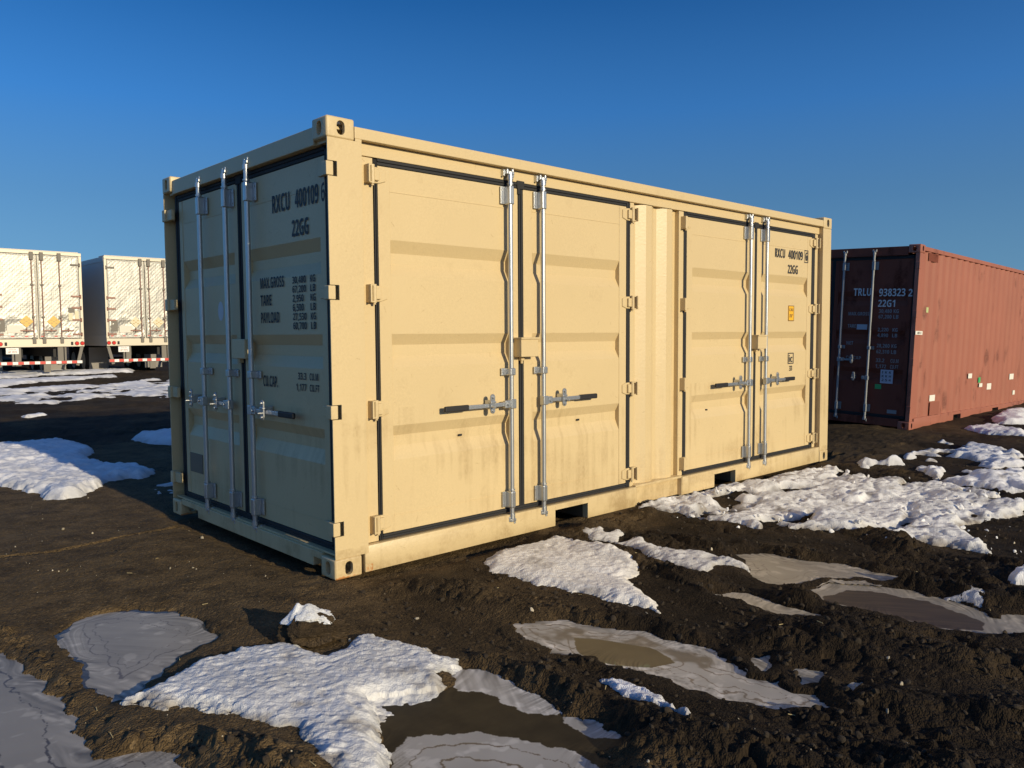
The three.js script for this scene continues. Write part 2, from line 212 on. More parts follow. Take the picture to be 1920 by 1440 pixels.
function ground(x, z, fine = true) {
  const dist = Math.hypot(x + 2.3, z - 3.9);
  let h = .014 * sn(x * .8, z * .8, 11) + .008 * sn(x * 2.3, z * 2.3, 12);
  if (dist > 9) h += (.05 * sn(x * .35, z * .35, 13) + .03 * sn(x * .25 + z * .1, z * 1.3, 14)) * sstep(9, 14, dist);
  if (z < -19) h += .13 * sstep(-19.5, -21.5, z) * (.7 + .6 * vn(x * .3, z * .3, 15));
  let r = roughness(x, z), ridge = 0;
  for (const [k, a, w] of RIDGES) if (nearBox(k, x, z, w * 3)) {
    const q = lineDist(k, x + .05 * sn(x * 5, z * 5, 21), z + .05 * sn(x * 5, z * 5, 22)), g = Math.exp(-q * q / (w * w));
    ridge = Math.max(ridge, a * g * (.45 + 1.0 * vn(x * 4.5, z * 4.5, 23))); r = Math.max(r, 1.25 * g);
  }
  h += ridge - .022 * Math.min(1, r);
  const churn = r; // long squeezed ruts left by wheels running out from the container's side, smoother wet soil between the clods
  if (x > -.6 && z > .1 && dist < 12) {
    const u = x + .18 * sn(x * .9, z * .7, 81) + .10 * z * .3, k = vn(u * 4.3, z * .45, 82), lug = Math.abs(Math.sin((z + .4 * Math.abs(((u * 2.2) % 1) - .5)) * 21));
    h += Math.min(1, churn) * (.050 * (k - .5) + .010 * (vn(u * 11, z * .9, 83) - .5)) + .007 * Math.min(1, churn) * sstep(.62, .8, vn(u * 2.2, z * .5, 84)) * lug;
    r *= .30 + .9 * sstep(.40, .72, vn(u * 3.4, z * 1.3, 85)) ; if (ridge > .012) r = Math.max(r, .9);
  }
  if (fine) {
    if (r > .03) {
      const wx = x + .03 * sn(x * 14, z * 14, 31), wz = z + .03 * sn(x * 14, z * 14, 32);
      h += r * ((.055 + .05 * vn(x * 1.1, z * 1.1, 39)) * (fbm(wx * 6.5, wz * 3.6, 33, 5) - .5));
      if (dist < 12) { const q = vn(x * 3.1, z * 3.1, 37); h += r * ((.004 + .018 * q) * worley(wx * 13, wz * 13, 34) * (.5 + vn(x * 40, z * 40, 38)) + .010 * worley(wx * 29, wz * 29, 35) - .008 + .012 * (fbm(x * 45, z * 45, 36, 3) - .5)); }
    }
    if (dist < 12) h += (1 - Math.min(1, r)) * (.006 * (fbm(x * 5 + z * .8, z * 26 - x * 3, 41, 3) - .5) + .006 * (fbm(x * 22, z * 22, 42, 3) - .5));
  }
  if (nearBox('groove', x, z, .1)) { const q = lineDist('groove', x + .02 * sn(x * 6, z * 6, 44), z + .03 * sn(x * 4, z * 4, 45)); h += .004 * Math.exp(-((q - .035) ** 2) / .0004) - .024 * Math.exp(-q * q / .0003); }
  if (nearBox('clod', x, z, .3)) h = Math.min(h, .03);
  // the hollows that hold frozen water
  for (const [k, L] of ICE) if (nearBox(k, x, z, .3)) {
    const sd = sdf(k, x, z) + .022 * sn(x * 11, z * 11, 51) + .014 * sn(x * 30, z * 30, 52);
    if (sd > 0) h = Math.min(h, L - Math.min(.05, .01 + .35 * sd));
    else { const t = sstep(0, .12, -sd), b = L + .004; h = Math.max(b + .12 * Math.min(.05, -sd) - 1.6 * Math.max(0, -sd - .07), lerp(b + .2 * Math.min(.05, -sd), h, t)); }
  }
  // the container stands on a slightly hollow pad, dirt heaped against part of its sill
  if (x > -.5 && x < 6.6 && z > -3 && z < .6) {
    const heap = sstep(1.25, 1.7, x) * (1 - sstep(2.85, 3.4, x)), corner = Math.exp(-((x / .22) ** 2)) * Math.exp(-(((z + .05) / .3) ** 2));
    const want = -.05 + .052 * heap + .046 * corner + .03 * Math.exp(-(((x - 6) / .3) ** 2));
    const back = z < -2.44 ? -2.44 - z : 0;
    if (x > .02 && z < -.06 && !back) h = Math.min(h, -.045 + .05 * heap * sstep(-.3, -.05, z)); 
    else { const dz = z > 0 ? z : 0, dx = x < 0 ? -x : x > 6.06 ? x - 6.06 : 0, e = Math.hypot(dx, dz, back); h = lerp(Math.min(h, want + .006 * sn(x * 20, z * 20, 61)), h, sstep(.02, x < .02 && z < 0 ? .16 : .30, e)); }
  }
  return h;
}
const mudTex = tex(1024, 1024, (u, v) => {
  const a = fbm(u * 10, v * 10, 101, 5, 10), b = fbm(u * 64, v * 64, 102, 3, 64), c = vn(u * 300, v * 300, 103, 300);
  let k = .62 + .42 * (a - .5) * 1.6 + .5 * (b - .5) + .28 * (c - .5);
  const st = worley(u * 70, v * 70, 104, 70), pick = hash(Math.floor(u * 70), Math.floor(v * 70), 105);
  let col = [k, k * .985, k * .96];
  if (st > .55 && pick > .93) { const g = .55 + .9 * pick; col = [g * 1.0, g * 1.03, g * 1.06]; }
  return col.map((q) => clamp(q * .9, .05, 1));
}, true);
const mudBump = tex(1024, 1024, (u, v) => .45 * fbm(u * 24, v * 24, 111, 4, 24) + .30 * worley(u * 60, v * 60, 112, 60) + .25 * worley(u * 140, v * 140, 113, 140));
const M = {};
M.mud = new THREE.MeshPhysicalMaterial({ map: rep(mudTex, .9, .9), bumpMap: rep(mudBump, 1.1, 1.1), bumpScale: .012, vertexColors: true, roughness: .9, specularIntensity: .35 });
{
  const cx = camera.position.x, cz = camera.position.z, ang = [], rad = [0, .5, 1.0, 1.5];
  for (let a = -180; a < -42; a += 4.6) ang.push(a);
  for (let a = -42; a <= 42.01; a += .112) ang.push(a);
  for (let a = 46; a < 180; a += 4.6) ang.push(a);
  ang.push(180);
  for (let r = 1.6; r < 3200;) { rad.push(r); r *= r < 2.2 ? 1.006 : r < 8 ? 1.0043 : r < 14 ? 1.0062 : r < 60 ? 1.011 : 1.08; }
  const na = ang.length, nr = rad.length, pos = new Float32Array(na * nr * 3), col = new Float32Array(na * nr * 3), uv = new Float32Array(na * nr * 2), idx = new Uint32Array((na - 1) * (nr - 1) * 6);
  let o = 0;
  for (let j = 0; j < nr; j++) for (let i = 0; i < na; i++, o++) {
    const a = (ang[i] + 43.2244) * D2R, x = cx + Math.sin(a) * rad[j], z = cz - Math.cos(a) * rad[j];
    const far = rad[j] > 70, h = far ? .05 * sn(x * .02, z * .02, 2) : ground(x, z, Math.abs(ang[i]) < 43);
    pos[3 * o] = x; pos[3 * o + 1] = h; pos[3 * o + 2] = z; uv[2 * o] = x; uv[2 * o + 1] = z;
    // drier brown soil on the trodden left, dark wet mud on the churned right
    const r = far ? .4 : Math.min(1, roughness(x, z)), wet = clamp(r * 1.1 + .25 * sstep(1.2, 2.4, z) + 1.0 * (fbm(x * 1.3, z * 1.0, 71, 4) - .5), 0, 1), f = .86 + .28 * vn(x * 9, z * 9, 72);
    col[3 * o] = lerp(.182, .034, wet) * f; col[3 * o + 1] = lerp(.122, .0225, wet) * f; col[3 * o + 2] = lerp(.058, .0115, wet) * f;
  }
  let q = 0;
  for (let j = 0; j + 1 < nr; j++) for (let i = 0; i + 1 < na; i++) { const a = j * na + i, b = a + na; idx[q++] = a; idx[q++] = a + 1; idx[q++] = b + 1; idx[q++] = a; idx[q++] = b + 1; idx[q++] = b; }
  const g = new THREE.BufferGeometry(); g.setAttribute('position', new THREE.BufferAttribute(pos, 3)); g.setAttribute('color', new THREE.BufferAttribute(col, 3)); g.setAttribute('uv', new THREE.BufferAttribute(uv, 2)); g.setIndex(new THREE.BufferAttribute(idx, 1)); g.computeVertexNormals();
  const n = g.attributes.normal; for (let i = 0, s = 0; i < 50; i++) s += n.getY(2000 + i);
  tag(put('ground', g, M.mud), 'churned dark mud yard with ruts and trodden brown soil', null, null, 'structure');
}

/* ------------------------------------------------ snow */
const snowBump = tex(1024, 1024, (u, v) => .5 * fbm(u * 24, v * 24, 121, 5, 24) + .3 * vn(u * 170, v * 170, 122, 170) + .2 * vn(u * 300, v * 300, 123, 300));
M.snow = new THREE.MeshPhysicalMaterial({ vertexColors: true, roughness: .85, bumpMap: rep(snowBump, 1.6, 1.6), bumpScale: .006 });
function snow(key, label, o = {}) {
  const { cell = .014, thick = .035, edge = .05, lump = .02, dirt = .25, holes = 0, jag = 1, name = 'snow_patch', group, clump = 0, crust = 0, ledge = 0, tone = [.80, .79, .80], icy = .6 } = o, b = BOX[key], m = .09 + .05 * jag;
  const x0 = b[0] - m, z0 = b[2] - m, nx = Math.ceil((b[1] - b[0] + 2 * m) / cell) + 1, nz = Math.ceil((b[3] - b[2] + 2 * m) / cell) + 1;
  const id = new Int32Array(nx * nz).fill(-1), S = new Float32Array(nx * nz), pos = [], col = [], uv = [], idx = [];
  const big = Math.min(1, cell / .014), w = jag;
  for (let j = 0; j < nz; j++) for (let i = 0; i < nx; i++) {
    const x = x0 + i * cell, z = z0 + j * cell;
    let sd = sdf(key, x, z) + w * (.030 * sn(x * 8 / w, z * 8 / w, 201) + .016 * sn(x * 23 / w, z * 23 / w, 202) + .009 * sn(x * 55 / w, z * 55 / w, 203) + .007 * sn(x * 110 / w, z * 110 / w, 213));
    if (holes) sd = Math.min(sd, (fbm(x * 2.1 / w, z * 3.2 / w, 204, 3) - holes) * .55);
    S[j * nx + i] = sd;
  }
  const at = (i, j) => {
    const k = j * nx + i; if (id[k] >= 0) return id[k];
    const x = x0 + i * cell, z = z0 + j * cell, sd = S[k], t = clamp(sd / edge, 0, 1), rise = Math.pow(t, .75);
    let y;
    if (sd <= 0) y = ground(x, z, true) - .03;
    else {
      const soft = lerp(ground(x, z, true), ground(x, z, false), .75);
      y = soft + rise * thick * (.65 + .7 * vn(x * 3, z * 3, 205)) + rise * lump * (fbm(x * 6, z * 6, 206, 4) - .35) + rise * .35 * lump * worley(x * 13, z * 13, 207) + rise * .003 * sn(x * 60, z * 60, 208);
      if (ledge) { const q = fbm(x * 2.4, z * 1.5, 212, 4) * 6, f = q - Math.floor(q); y += rise * .016 * ledge * 2 * (sstep(.0, .16, f) - f); }
      if (clump) y += rise * clump * Math.pow(fbm(x * 3.1, z * 3.1, 209, 3), 2) * worley(x * 4.2, z * 4.2, 210);
      if (crust) y += t * crust * (vn(x * 34, z * 34, 211) - .5);
    }
    id[k] = pos.length / 3; pos.push(x, y, z); uv.push(x, z);
    const wetEdge = clamp((1 - t) * 1.1 + 1.2 * (fbm(x * 9, z * 9, 224, 3) - .52), 0, 1) * icy, d = clamp((fbm(x * 7, z * 7, 221, 4) - .64 + .16 * (1 - t)) * 6, 0, 1) * dirt * (.5 + .5 * vn(x * 60, z * 60, 222)) + (vn(x * 75, z * 75, 225) > .93 ? .35 * dirt : 0);
    const gr = (.80 + .30 * fbm(x * 6, z * 6, 223, 4)) * (1 - .42 * wetEdge);
    col.push(lerp(tone[0] * gr, .16, d), lerp(tone[1] * gr, .12, d), lerp(tone[2] * gr, .08, d)); return id[k];
  };
  for (let j = 0; j + 1 < nz; j++) for (let i = 0; i + 1 < nx; i++) {
    const a = j * nx + i; if (Math.max(S[a], S[a + 1], S[a + nx], S[a + nx + 1]) <= 0) continue;
    const A = at(i, j), B = at(i + 1, j), Cc = at(i + 1, j + 1), Dd = at(i, j + 1); idx.push(A, Dd, Cc, A, Cc, B);
  }
  const g = new THREE.BufferGeometry(); g.setAttribute('position', new THREE.Float32BufferAttribute(pos, 3)); g.setAttribute('color', new THREE.Float32BufferAttribute(col, 3)); g.setAttribute('uv', new THREE.Float32BufferAttribute(uv, 2)); g.setIndex(idx); g.computeVertexNormals();
  return tag(put(name, g, M.snow), label, 'snow', group);
}
snow('snowFront', 'large crusty snow sheet beside the round frozen puddle in the foreground', { cell: .006, thick: .024, edge: .05, lump: .010, jag: .8, crust: .004, dirt: .7, tone: [.72, .71, .69], icy: .9 });
snow('snowMid', 'smooth leaf shaped snow patch on mud beside the first double doors', { cell: .009, thick: .03, edge: .07, lump: .006, jag: .55, crust: .004, dirt: .5, tone: [.86, .81, .73], icy: .5 });
snow('snowStrip', 'ragged narrow strip of snow running out from the fork pocket', { cell: .009, thick: .022, edge: .05, lump: .018, jag: .8, crust: .010, dirt: .6, holes: .30, tone: [.70, .67, .63] });
snow('snowSliver', 'thin white sliver of snow below the long brown puddle', { cell: .006, thick: .025, edge: .025, lump: .015, jag: .3, crust: .01 });
snow('snowCrumb', 'little crumb of snow at the tip of the white sliver', { cell: .005, thick: .02, edge: .015, lump: .015, jag: .2, crust: .01 });
snow('snowBank', 'wide lumpy snow bank heaped against the second pair of side doors', { cell: .011, thick: .028, edge: .07, lump: .024, jag: .9, clump: .07, holes: .345, dirt: .8, crust: .007, tone: [.80, .78, .75], icy: .7, ledge: .5 });
snow('snowRightA', 'broken snow field behind the bank, nearest the rusty red container', { cell: .018, thick: .035, edge: .08, lump: .035, jag: 1, holes: .33, clump: .05, ledge: .6, dirt: .7 });
snow('snowRightB', 'broken snow field at the right edge just behind the lumpy bank', { cell: .014, thick: .03, edge: .07, lump: .035, jag: 1, holes: .33, clump: .06, ledge: .6, dirt: .7 });
snow('snowBlock', 'small isolated snow lump right of the tan container corner', { cell: .015, thick: .07, edge: .08, lump: .05, jag: .8, holes: .33 });
snow('snowRed', 'snow patch by the bottom rail of the red container', { cell: .03, thick: .07, edge: .1, lump: .04, jag: 1.5 });
snow('snowRedStrip', 'narrow snow strip on mud below the red container fork pockets', { cell: .02, thick: .05, edge: .08, lump: .03, jag: 1, holes: .3 });
snow('snowEdge', 'white snow lump at the right edge beyond the dark puddle', { cell: .008, thick: .04, edge: .03, lump: .03, jag: .4, crust: .01 });
snow('snowLip', 'short snow crust on the mud ridge above the dark puddle', { cell: .008, thick: .008, edge: .06, lump: .01, jag: .6, crust: .008, dirt: .8, tone: [.66, .64, .62] });
snow('snowLeft', 'big snow patch left of the container, half in its shadow', { cell: .022, thick: .06, edge: .09, lump: .05, jag: 1.2, dirt: .12 });
snow('snowPost', 'bluish shaded snow patch beside the far left corner post', { cell: .03, thick: .10, edge: .16, lump: .04, jag: 1 });
snow('snowFoot', 'small shaded snow remnant at the foot of the far left post', { cell: .015, thick: .04, edge: .08, lump: .03, jag: .8, holes: .34 });
const farG = { cell: .06, thick: .05, edge: .15, lump: .04, jag: 1.3, dirt: .25, name: 'snow_strip' };
snow('farA', 'long snow strip nearest the wheels of the two trailers', farG);
snow('farB', 'second snow strip counted from the trailers, the thinnest one', farG);
snow('farC', 'third snow strip counted from the trailers, between dark wheel ruts', { ...farG, holes: .42 });
snow('farD', 'fourth snow strip from the trailers, along the dark shaded soil', { ...farG, holes: .44 });
snow('farE', 'tiny snow sliver alone on the dark shaded soil', { cell: .03, thick: .05, edge: .08, lump: .02, jag: .7, name: 'snow_strip' });
{ // mud clod with a cap of snow, standing on the edge of the foreground snow sheet
  const lumpGeo = (rx, ry, rz, seed, amp, det = 40) => { const g = new THREE.SphereGeometry(1, det, det * .7 | 0), p = g.attributes.position; for (let i = 0; i < p.count; i++) { const x = p.getX(i), y = p.getY(i), z = p.getZ(i), n = 1 + amp * (fbm(x * 2.2 + 9, (y + z * 1.7) * 2.2 + 9, seed, 4) - .5) * 2; p.setXYZ(i, x * rx * n, y * ry * n, z * rz * n); } g.computeVertexNormals(); return g; };
  const t = thing('mud_clod', 'dark mud clod capped with white snow above the foreground snow sheet', 'clod', [-.535, .050, .700]);
  const gm = lumpGeo(.125, .058, .085, 301, .55, 56), c = new Float32Array(gm.attributes.position.count * 3).fill(.13); for (let i = 0; i < c.length; i += 3) { c[i + 1] = .09; c[i + 2] = .05; } gm.setAttribute('color', new THREE.BufferAttribute(c, 3));
  const body = put('clod_body', gm, M.mud, t); body.rotation.y = -.7;
  const gs = lumpGeo(.112, .028, .062, 302, .45, 64), p = gs.attributes.position, c2 = new Float32Array(p.count * 3).fill(.86);
  for (let i = 0; i < p.count; i++) { const x = p.getX(i), y = p.getY(i), z = p.getZ(i), horn = .042 * Math.exp(-((x + .066) ** 2 + (z + .005) ** 2) / .0004) + .022 * Math.exp(-((x + .012) ** 2 + z * z) / .0007) + .012 * (vn(x * 40 + 9, z * 40 + 9, 303) - .5); p.setY(i, y + (y > 0 ? horn : 0) - 1.6 * (x * x + 1.5 * z * z)); }
  gs.computeVertexNormals(); gs.setAttribute('color', new THREE.BufferAttribute(c2, 3));
  const cap = put('snow_cap', gs, M.snow, t); cap.position.set(.008, .060, -.028); cap.rotation.y = -.75;
}

/* ------------------------------------------------ frozen puddles */
const iceBump = tex(256, 256, (u, v) => .5 * fbm(u * 5, v * 5, 131, 3, 5) + .5 * fbm(u * 4, v * 30, 132, 3, 4));
function ice(key, level, label, paint) {
  const b = BOX[key], m = .07, x0 = b[0] - m, x1 = b[1] + m, z0 = b[2] - m, z1 = b[3] + m, px = .0045;
  const W = Math.min(420, Math.ceil((x1 - x0) / px)), H = Math.min(420, Math.ceil((z1 - z0) / px)), rough = new Uint8Array(W * H * 4);
  const map = tex(W, H, (u, v) => {
    const x = lerp(x0, x1, u), z = lerp(z0, z1, v), sd = sdf(key, x, z) + .022 * sn(x * 11, z * 11, 51) + .014 * sn(x * 30, z * 30, 52), s = sd + .03 * sn(x * 3.5, z * 3.5, 141) + .006 * sn(x * 12, z * 12, 142);
    lineFade = sstep(.30, .62, vn(x * 5, z * 5, 143)); const c = paint(s, x, z, sd).slice(), feather = sstep(.13, .0, sd) * (streak(x, z, 1.2 + 2 * vn(x * 2, z * 2, 145)) - .5) * 1.7, bub = 1 + .35 * sstep(.62, .75, fbm(x * 16, z * 16, 146, 3)); for (let k = 0; k < 3; k++) c[k] *= (1 + feather) * (c[0] > .15 ? bub : 1); const o = (Math.min(H - 1, Math.floor(v * H)) * W + Math.min(W - 1, Math.floor(u * W))) * 4; rough[o] = rough[o + 1] = rough[o + 2] = 255 * c[3]; rough[o + 3] = 255; return c;
  }, true);
  map.wrapS = map.wrapT = THREE.ClampToEdgeWrapping;
  const rt = new THREE.DataTexture(rough, W, H); rt.magFilter = THREE.LinearFilter; rt.needsUpdate = true;
  const n = 40, g = new THREE.PlaneGeometry(x1 - x0, z1 - z0, n, n); g.rotateX(-Math.PI / 2); g.translate((x0 + x1) / 2, level, (z0 + z1) / 2);
  // trim the sheet to the hollow it fills
  const p = g.attributes.position, ix = g.index.array, keep = []; for (let i = 0; i < ix.length; i += 3) { let best = -9; for (let k = 0; k < 3; k++) best = Math.max(best, sdf(key, p.getX(ix[i + k]), p.getZ(ix[i + k]))); if (best > -.06) keep.push(ix[i], ix[i + 1], ix[i + 2]); }
  g.setIndex(keep); const uv = g.attributes.uv; for (let i = 0; i < uv.count; i++) uv.setXY(i, (p.getX(i) - x0) / (x1 - x0), (p.getZ(i) - z0) / (z1 - z0));
  const mat = new THREE.MeshPhysicalMaterial({ map, roughnessMap: rt, roughness: 1, bumpMap: rep(iceBump, (x1 - x0) * 2, (z1 - z0) * 2), bumpScale: .0006, ior: 1.31 });
  return tag(put('frozen_puddle', g, mat), label, 'puddle');
}
const shade = (c, k) => [c[0] * k, c[1] * k, c[2] * k, c[3]];
function streak(x, z, a) { return fbm((x * Math.cos(a) + z * Math.sin(a)) * 5, (-x * Math.sin(a) + z * Math.cos(a)) * 55, 151, 3); }
const WHITE = [.42, .395, .36, .45], GREY = [.32, .285, .235, .42], BEIGE = [.36, .31, .235, .40], BROWN = [.030, .022, .011, .60], TANICE = [.125, .092, .046, .48], DARK = [.060, .040, .030, .14], LINE = [.115, .092, .072, .3];
let lineFade = 1; const ring = (s, at, w) => Math.abs(s - at) < w * (.35 + .75 * lineFade);
ice('iceRound', -.020, 'round grey frozen puddle left of the foreground snow sheet', (s, x, z) => {
  const k = .85 + .3 * fbm(x * 6, z * 6, 152, 3) + .25 * (streak(x, z, .9) - .5);
  if (s < .010 + .05 * (vn(x * 8, z * 8, 155) - .5)) return [.075, .065, .05, .2];
  if (ring(s, .115, .003) || ring(s + .02 * sn(x * 9, z * 9, 154), .165, .002)) return shade(LINE, 1.3);
  return shade(GREY, k);
});
ice('iceCorner', -.030, 'grey frozen puddle with one dark line at the lower left corner', (s, x, z) => { if (ring(s, .10 + .03 * sn(x * 3, z * 3, 156), .0045)) return shade(LINE, .8); return shade(GREY, .82 + .22 * fbm(x * 4, z * 4, 157, 4)); });
ice('iceFront', -.040, 'muddy puddle with broken ice sheets below the foreground snow', (s, x, z) => {
  const j = .012 * sn(x * 20, z * 20, 158) + .007 * sn(x * 55, z * 55, 159), wd = sdf('sheetWedge', x, z) + j, to = sdf('sheetTongue', x, z) + j, fr = sdf('sheetFront', x, z) + j;
  if (wd > 0) return shade(WHITE, .62 + .75 * streak(x, z, 2.1));
  if (to > 0) return shade(WHITE, .75 + .3 * fbm(x * 9, z * 9, 160, 3));
  if (fr > 0) { if (ring(fr, .075, .005) || ring(fr, .17, .004)) return shade(LINE, 1); return shade(WHITE, .75 + .25 * fbm(x * 6, z * 6, 161, 3)); }
  return shade(BROWN, .4 + 1.1 * fbm(x * 14, z * 14, 162, 5));
});
ice('iceLong', -.035, 'long pale frozen puddle with clear brown ice in its middle', (s, x, z) => {
  const cl = sdf('clearLong', x, z) + .015 * sn(x * 9, z * 9, 163); if (cl > 0) return shade(TANICE, .9 + .4 * fbm(x * 9, z * 9, 164, 3));
  if (ring(s, .055, .0035) || ring(s, .10, .0035) || ring(cl, -.03, .003)) return shade(LINE, 1.5);
  const k = .82 + .35 * fbm(x * 7, z * 7, 165, 4), mud = sstep(.60, .72, fbm(x * 5, z * 5, 166, 4)); return [lerp(WHITE[0] * k, .12, mud * .8), lerp(WHITE[1] * k * .97, .09, mud * .8), lerp(WHITE[2] * k * .92, .055, mud * .8), .42];
});
ice('iceBack', -.028, 'beige frozen puddle behind the dark mud ridge, below the snow bank', (s, x, z) => { if (ring(s + .02 * sn(x * 7, z * 7, 167), .07, .004) || ring(s, .13, .003)) return shade(LINE, 1.7); return shade(BEIGE, .8 + .35 * fbm(x * 7, z * 7, 168, 3)); });
ice('iceTongue', -.026, 'narrow pale tongue of ice between two mud ridges', (s, x, z) => shade(BEIGE, .95 + .3 * fbm(x * 8, z * 8, 169, 3)));
ice('iceRight', -.034, 'dark reddish brown frozen puddle with beige rim at the right', (s, x, z) => { const cl = sdf('clearRight', x, z) + .02 * sn(x * 8, z * 8, 170) + .008 * sn(x * 25, z * 25, 171); if (cl > 0) return shade([.085, .060, .036, .5], .6 + .7 * streak(x, z, 1.0)); return shade(BEIGE, .72 + .3 * fbm(x * 7, z * 7, 172, 3)); });
ice('iceBitA', -.025, 'small grey ice spot nearest the end of the long puddle', (s, x, z) => shade(GREY, .8 + .3 * fbm(x * 9, z * 9, 173, 3)));
ice('iceBitB', -.025, 'small grey ice spot in the middle of three on rutted mud', (s, x, z) => shade(GREY, .7 + .3 * fbm(x * 9, z * 9, 174, 3)));
ice('iceBitC', -.025, 'small grey ice spot farthest right of three on rutted mud', (s, x, z) => shade(GREY, .7 + .3 * fbm(x * 9, z * 9, 175, 3)));

{ // loose mud crumbs on the churned ground, pale stones and straw on the trodden part: nobody could count them
  const R = rng(77), geos = [0, 1, 2].map((s) => { const g = new THREE.IcosahedronGeometry(1, 1).toNonIndexed(), p = g.attributes.position; for (let i = 0; i < p.count; i++) { const x = p.getX(i), y = p.getY(i), z = p.getZ(i), n = .75 + .6 * fbm(x * 1.6 + 5, (y + z * 2.1) * 1.6 + 5, 310 + s, 2); p.setXYZ(i, x * n, y * n * .75, z * n); } g.computeVertexNormals(); return g; });
  const spots = [];
  for (let i = 0; spots.length < 2400 && i < 60000; i++) {
    const d = 2.2 + 7.5 * Math.pow(R(), 1.4), a = (R() * 74 - 37 + 43.2) * D2R, x = camera.position.x + Math.sin(a) * d, z = camera.position.z - Math.cos(a) * d;
    let r = roughness(x, z); for (const [k, , w] of RIDGES) if (nearBox(k, x, z, w * 2)) r = Math.max(r, 1.1 * Math.exp(-((lineDist(k, x, z) / w) ** 2)));
    if (R() > r * r + .02 || (x > -.1 && x < 6.1 && z < .06)) continue;
    let bad = false; for (const [k] of ICE) if (nearBox(k, x, z, .05) && sdf(k, x, z) > -.01) bad = true; for (const k in SHAPE) if (k.startsWith('snow') && nearBox(k, x, z, .02) && sdf(k, x, z) > -.01) bad = true;
    if (!bad) spots.push([x, z, .002 + .011 * Math.pow(R(), 3.2)]);
  }
  const m = new THREE.Matrix4(), q = new THREE.Quaternion(), e = new THREE.Euler();
  const crumbMat = new THREE.MeshStandardMaterial({ color: 0xffffff, map: rep(mudTex, 1, 1), roughness: .95 });
  geos.forEach((g, gi) => {
    const list = spots.filter((_, i) => i % 3 === gi), im = new THREE.InstancedMesh(g, crumbMat, list.length); im.name = numbered('mud_crumbs'); im.castShadow = im.receiveShadow = true;
    list.forEach(([x, z, s], i) => { q.setFromEuler(e.set(R() * 6, R() * 6, R() * 6)); m.compose(new THREE.Vector3(x, ground(x, z) + s * .1, z), q, new THREE.Vector3(s * (1 + R() * .6), s, s * (1 + R() * .4))); im.setMatrixAt(i, m); const f = .8 + .5 * R(); im.setColorAt(i, C(.046 * f, .031 * f, .016 * f)); });
    scene.add(im); tag(im, 'loose crumbs of dark mud on the churned ruts', null, null, 'stuff');
  });
  const st = []; for (let i = 0; st.length < 120 && i < 9000; i++) { const d = 2.4 + 6 * R(), a = (R() * 76 - 38 + 43.2) * D2R, x = camera.position.x + Math.sin(a) * d, z = camera.position.z - Math.cos(a) * d; let bad = x > -.1 && z < .06; for (const k in SHAPE) if (/^(snow|ice)/.test(k) && nearBox(k, x, z, .02) && sdf(k, x, z) > -.01) bad = true; if (!bad && R() < (x < .2 ? 1 : .35)) st.push([x, z, .0022 + .008 * Math.pow(R(), 4)]); }
  const im = new THREE.InstancedMesh(geos[0], new THREE.MeshStandardMaterial({ color: 0xffffff, roughness: .8 }), st.length); im.name = 'pebbles'; im.castShadow = im.receiveShadow = true;
  st.forEach(([x, z, s], i) => { q.setFromEuler(e.set(R() * 6, R() * 6, R() * 6)); m.compose(new THREE.Vector3(x, ground(x, z) + s * .4, z), q, new THREE.Vector3(s * (1 + R()), s * .8, s)); im.setMatrixAt(i, m); const f = .25 + .3 * R(); im.setColorAt(i, C(f, f * .86, f * .62)); });
  scene.add(im); tag(im, 'scattered pale pebbles and gravel grains on the soil', null, null, 'stuff');
  { // short broken straws pressed into the mud
    const sg = new THREE.CylinderGeometry(.0012, .0016, 1, 5); sg.rotateZ(Math.PI / 2); const L = [];
    for (let i = 0; L.length < 34 && i < 4000; i++) { const d = 2.4 + 3.5 * R(), a = (R() * 76 - 38 + 43.2) * D2R, x = camera.position.x + Math.sin(a) * d, z = camera.position.z - Math.cos(a) * d; let bad = z < .06 && x > -.1; for (const k in SHAPE) if (/^(snow|ice)/.test(k) && nearBox(k, x, z, .02) && sdf(k, x, z) > -.01) bad = true; if (!bad) L.push([x, z]); }
    const si = new THREE.InstancedMesh(sg, new THREE.MeshStandardMaterial({ color: C(.42, .33, .16), roughness: .9 }), L.length); si.name = 'straw'; si.castShadow = si.receiveShadow = true;
    L.forEach(([x, z], i) => { q.setFromEuler(e.set(0, R() * 6, (R() - .5) * .5)); const l = .015 + .03 * R(); m.compose(new THREE.Vector3(x, ground(x, z) + .004, z), q, new THREE.Vector3(l, 1.2, 1.2)); si.setMatrixAt(i, m); });
    scene.add(si); tag(si, 'short bits of straw lying on the mud', null, null, 'stuff');
  }
  // bits of snow thrown up round the bank
  const snowLump = new THREE.IcosahedronGeometry(1, 3); { const p = snowLump.attributes.position; for (let i = 0; i < p.count; i++) { const x = p.getX(i), y = p.getY(i), z = p.getZ(i), n = .7 + .7 * fbm(x * 1.8 + 5, (y + z * 2.1) * 1.8 + 5, 330, 3); p.setXYZ(i, x * n, y * n * .8, z * n); } snowLump.computeVertexNormals(); }
  const sc = []; for (let i = 0; sc.length < 150 && i < 20000; i++) { const x = 2.6 + R() * 4.2, z = .1 + R() * 2.4, s = sdf('snowBank', x, z); if (s > -.22 && s < .5 && R() < (s < 0 ? .35 : .5)) sc.push([x, z, .003 + .016 * Math.pow(R(), 3), s]); }
  const si = new THREE.InstancedMesh(snowLump, new THREE.MeshStandardMaterial({ color: C(.76, .75, .74), roughness: .85 }), sc.length); si.name = 'snow_crumbs'; si.castShadow = si.receiveShadow = true;
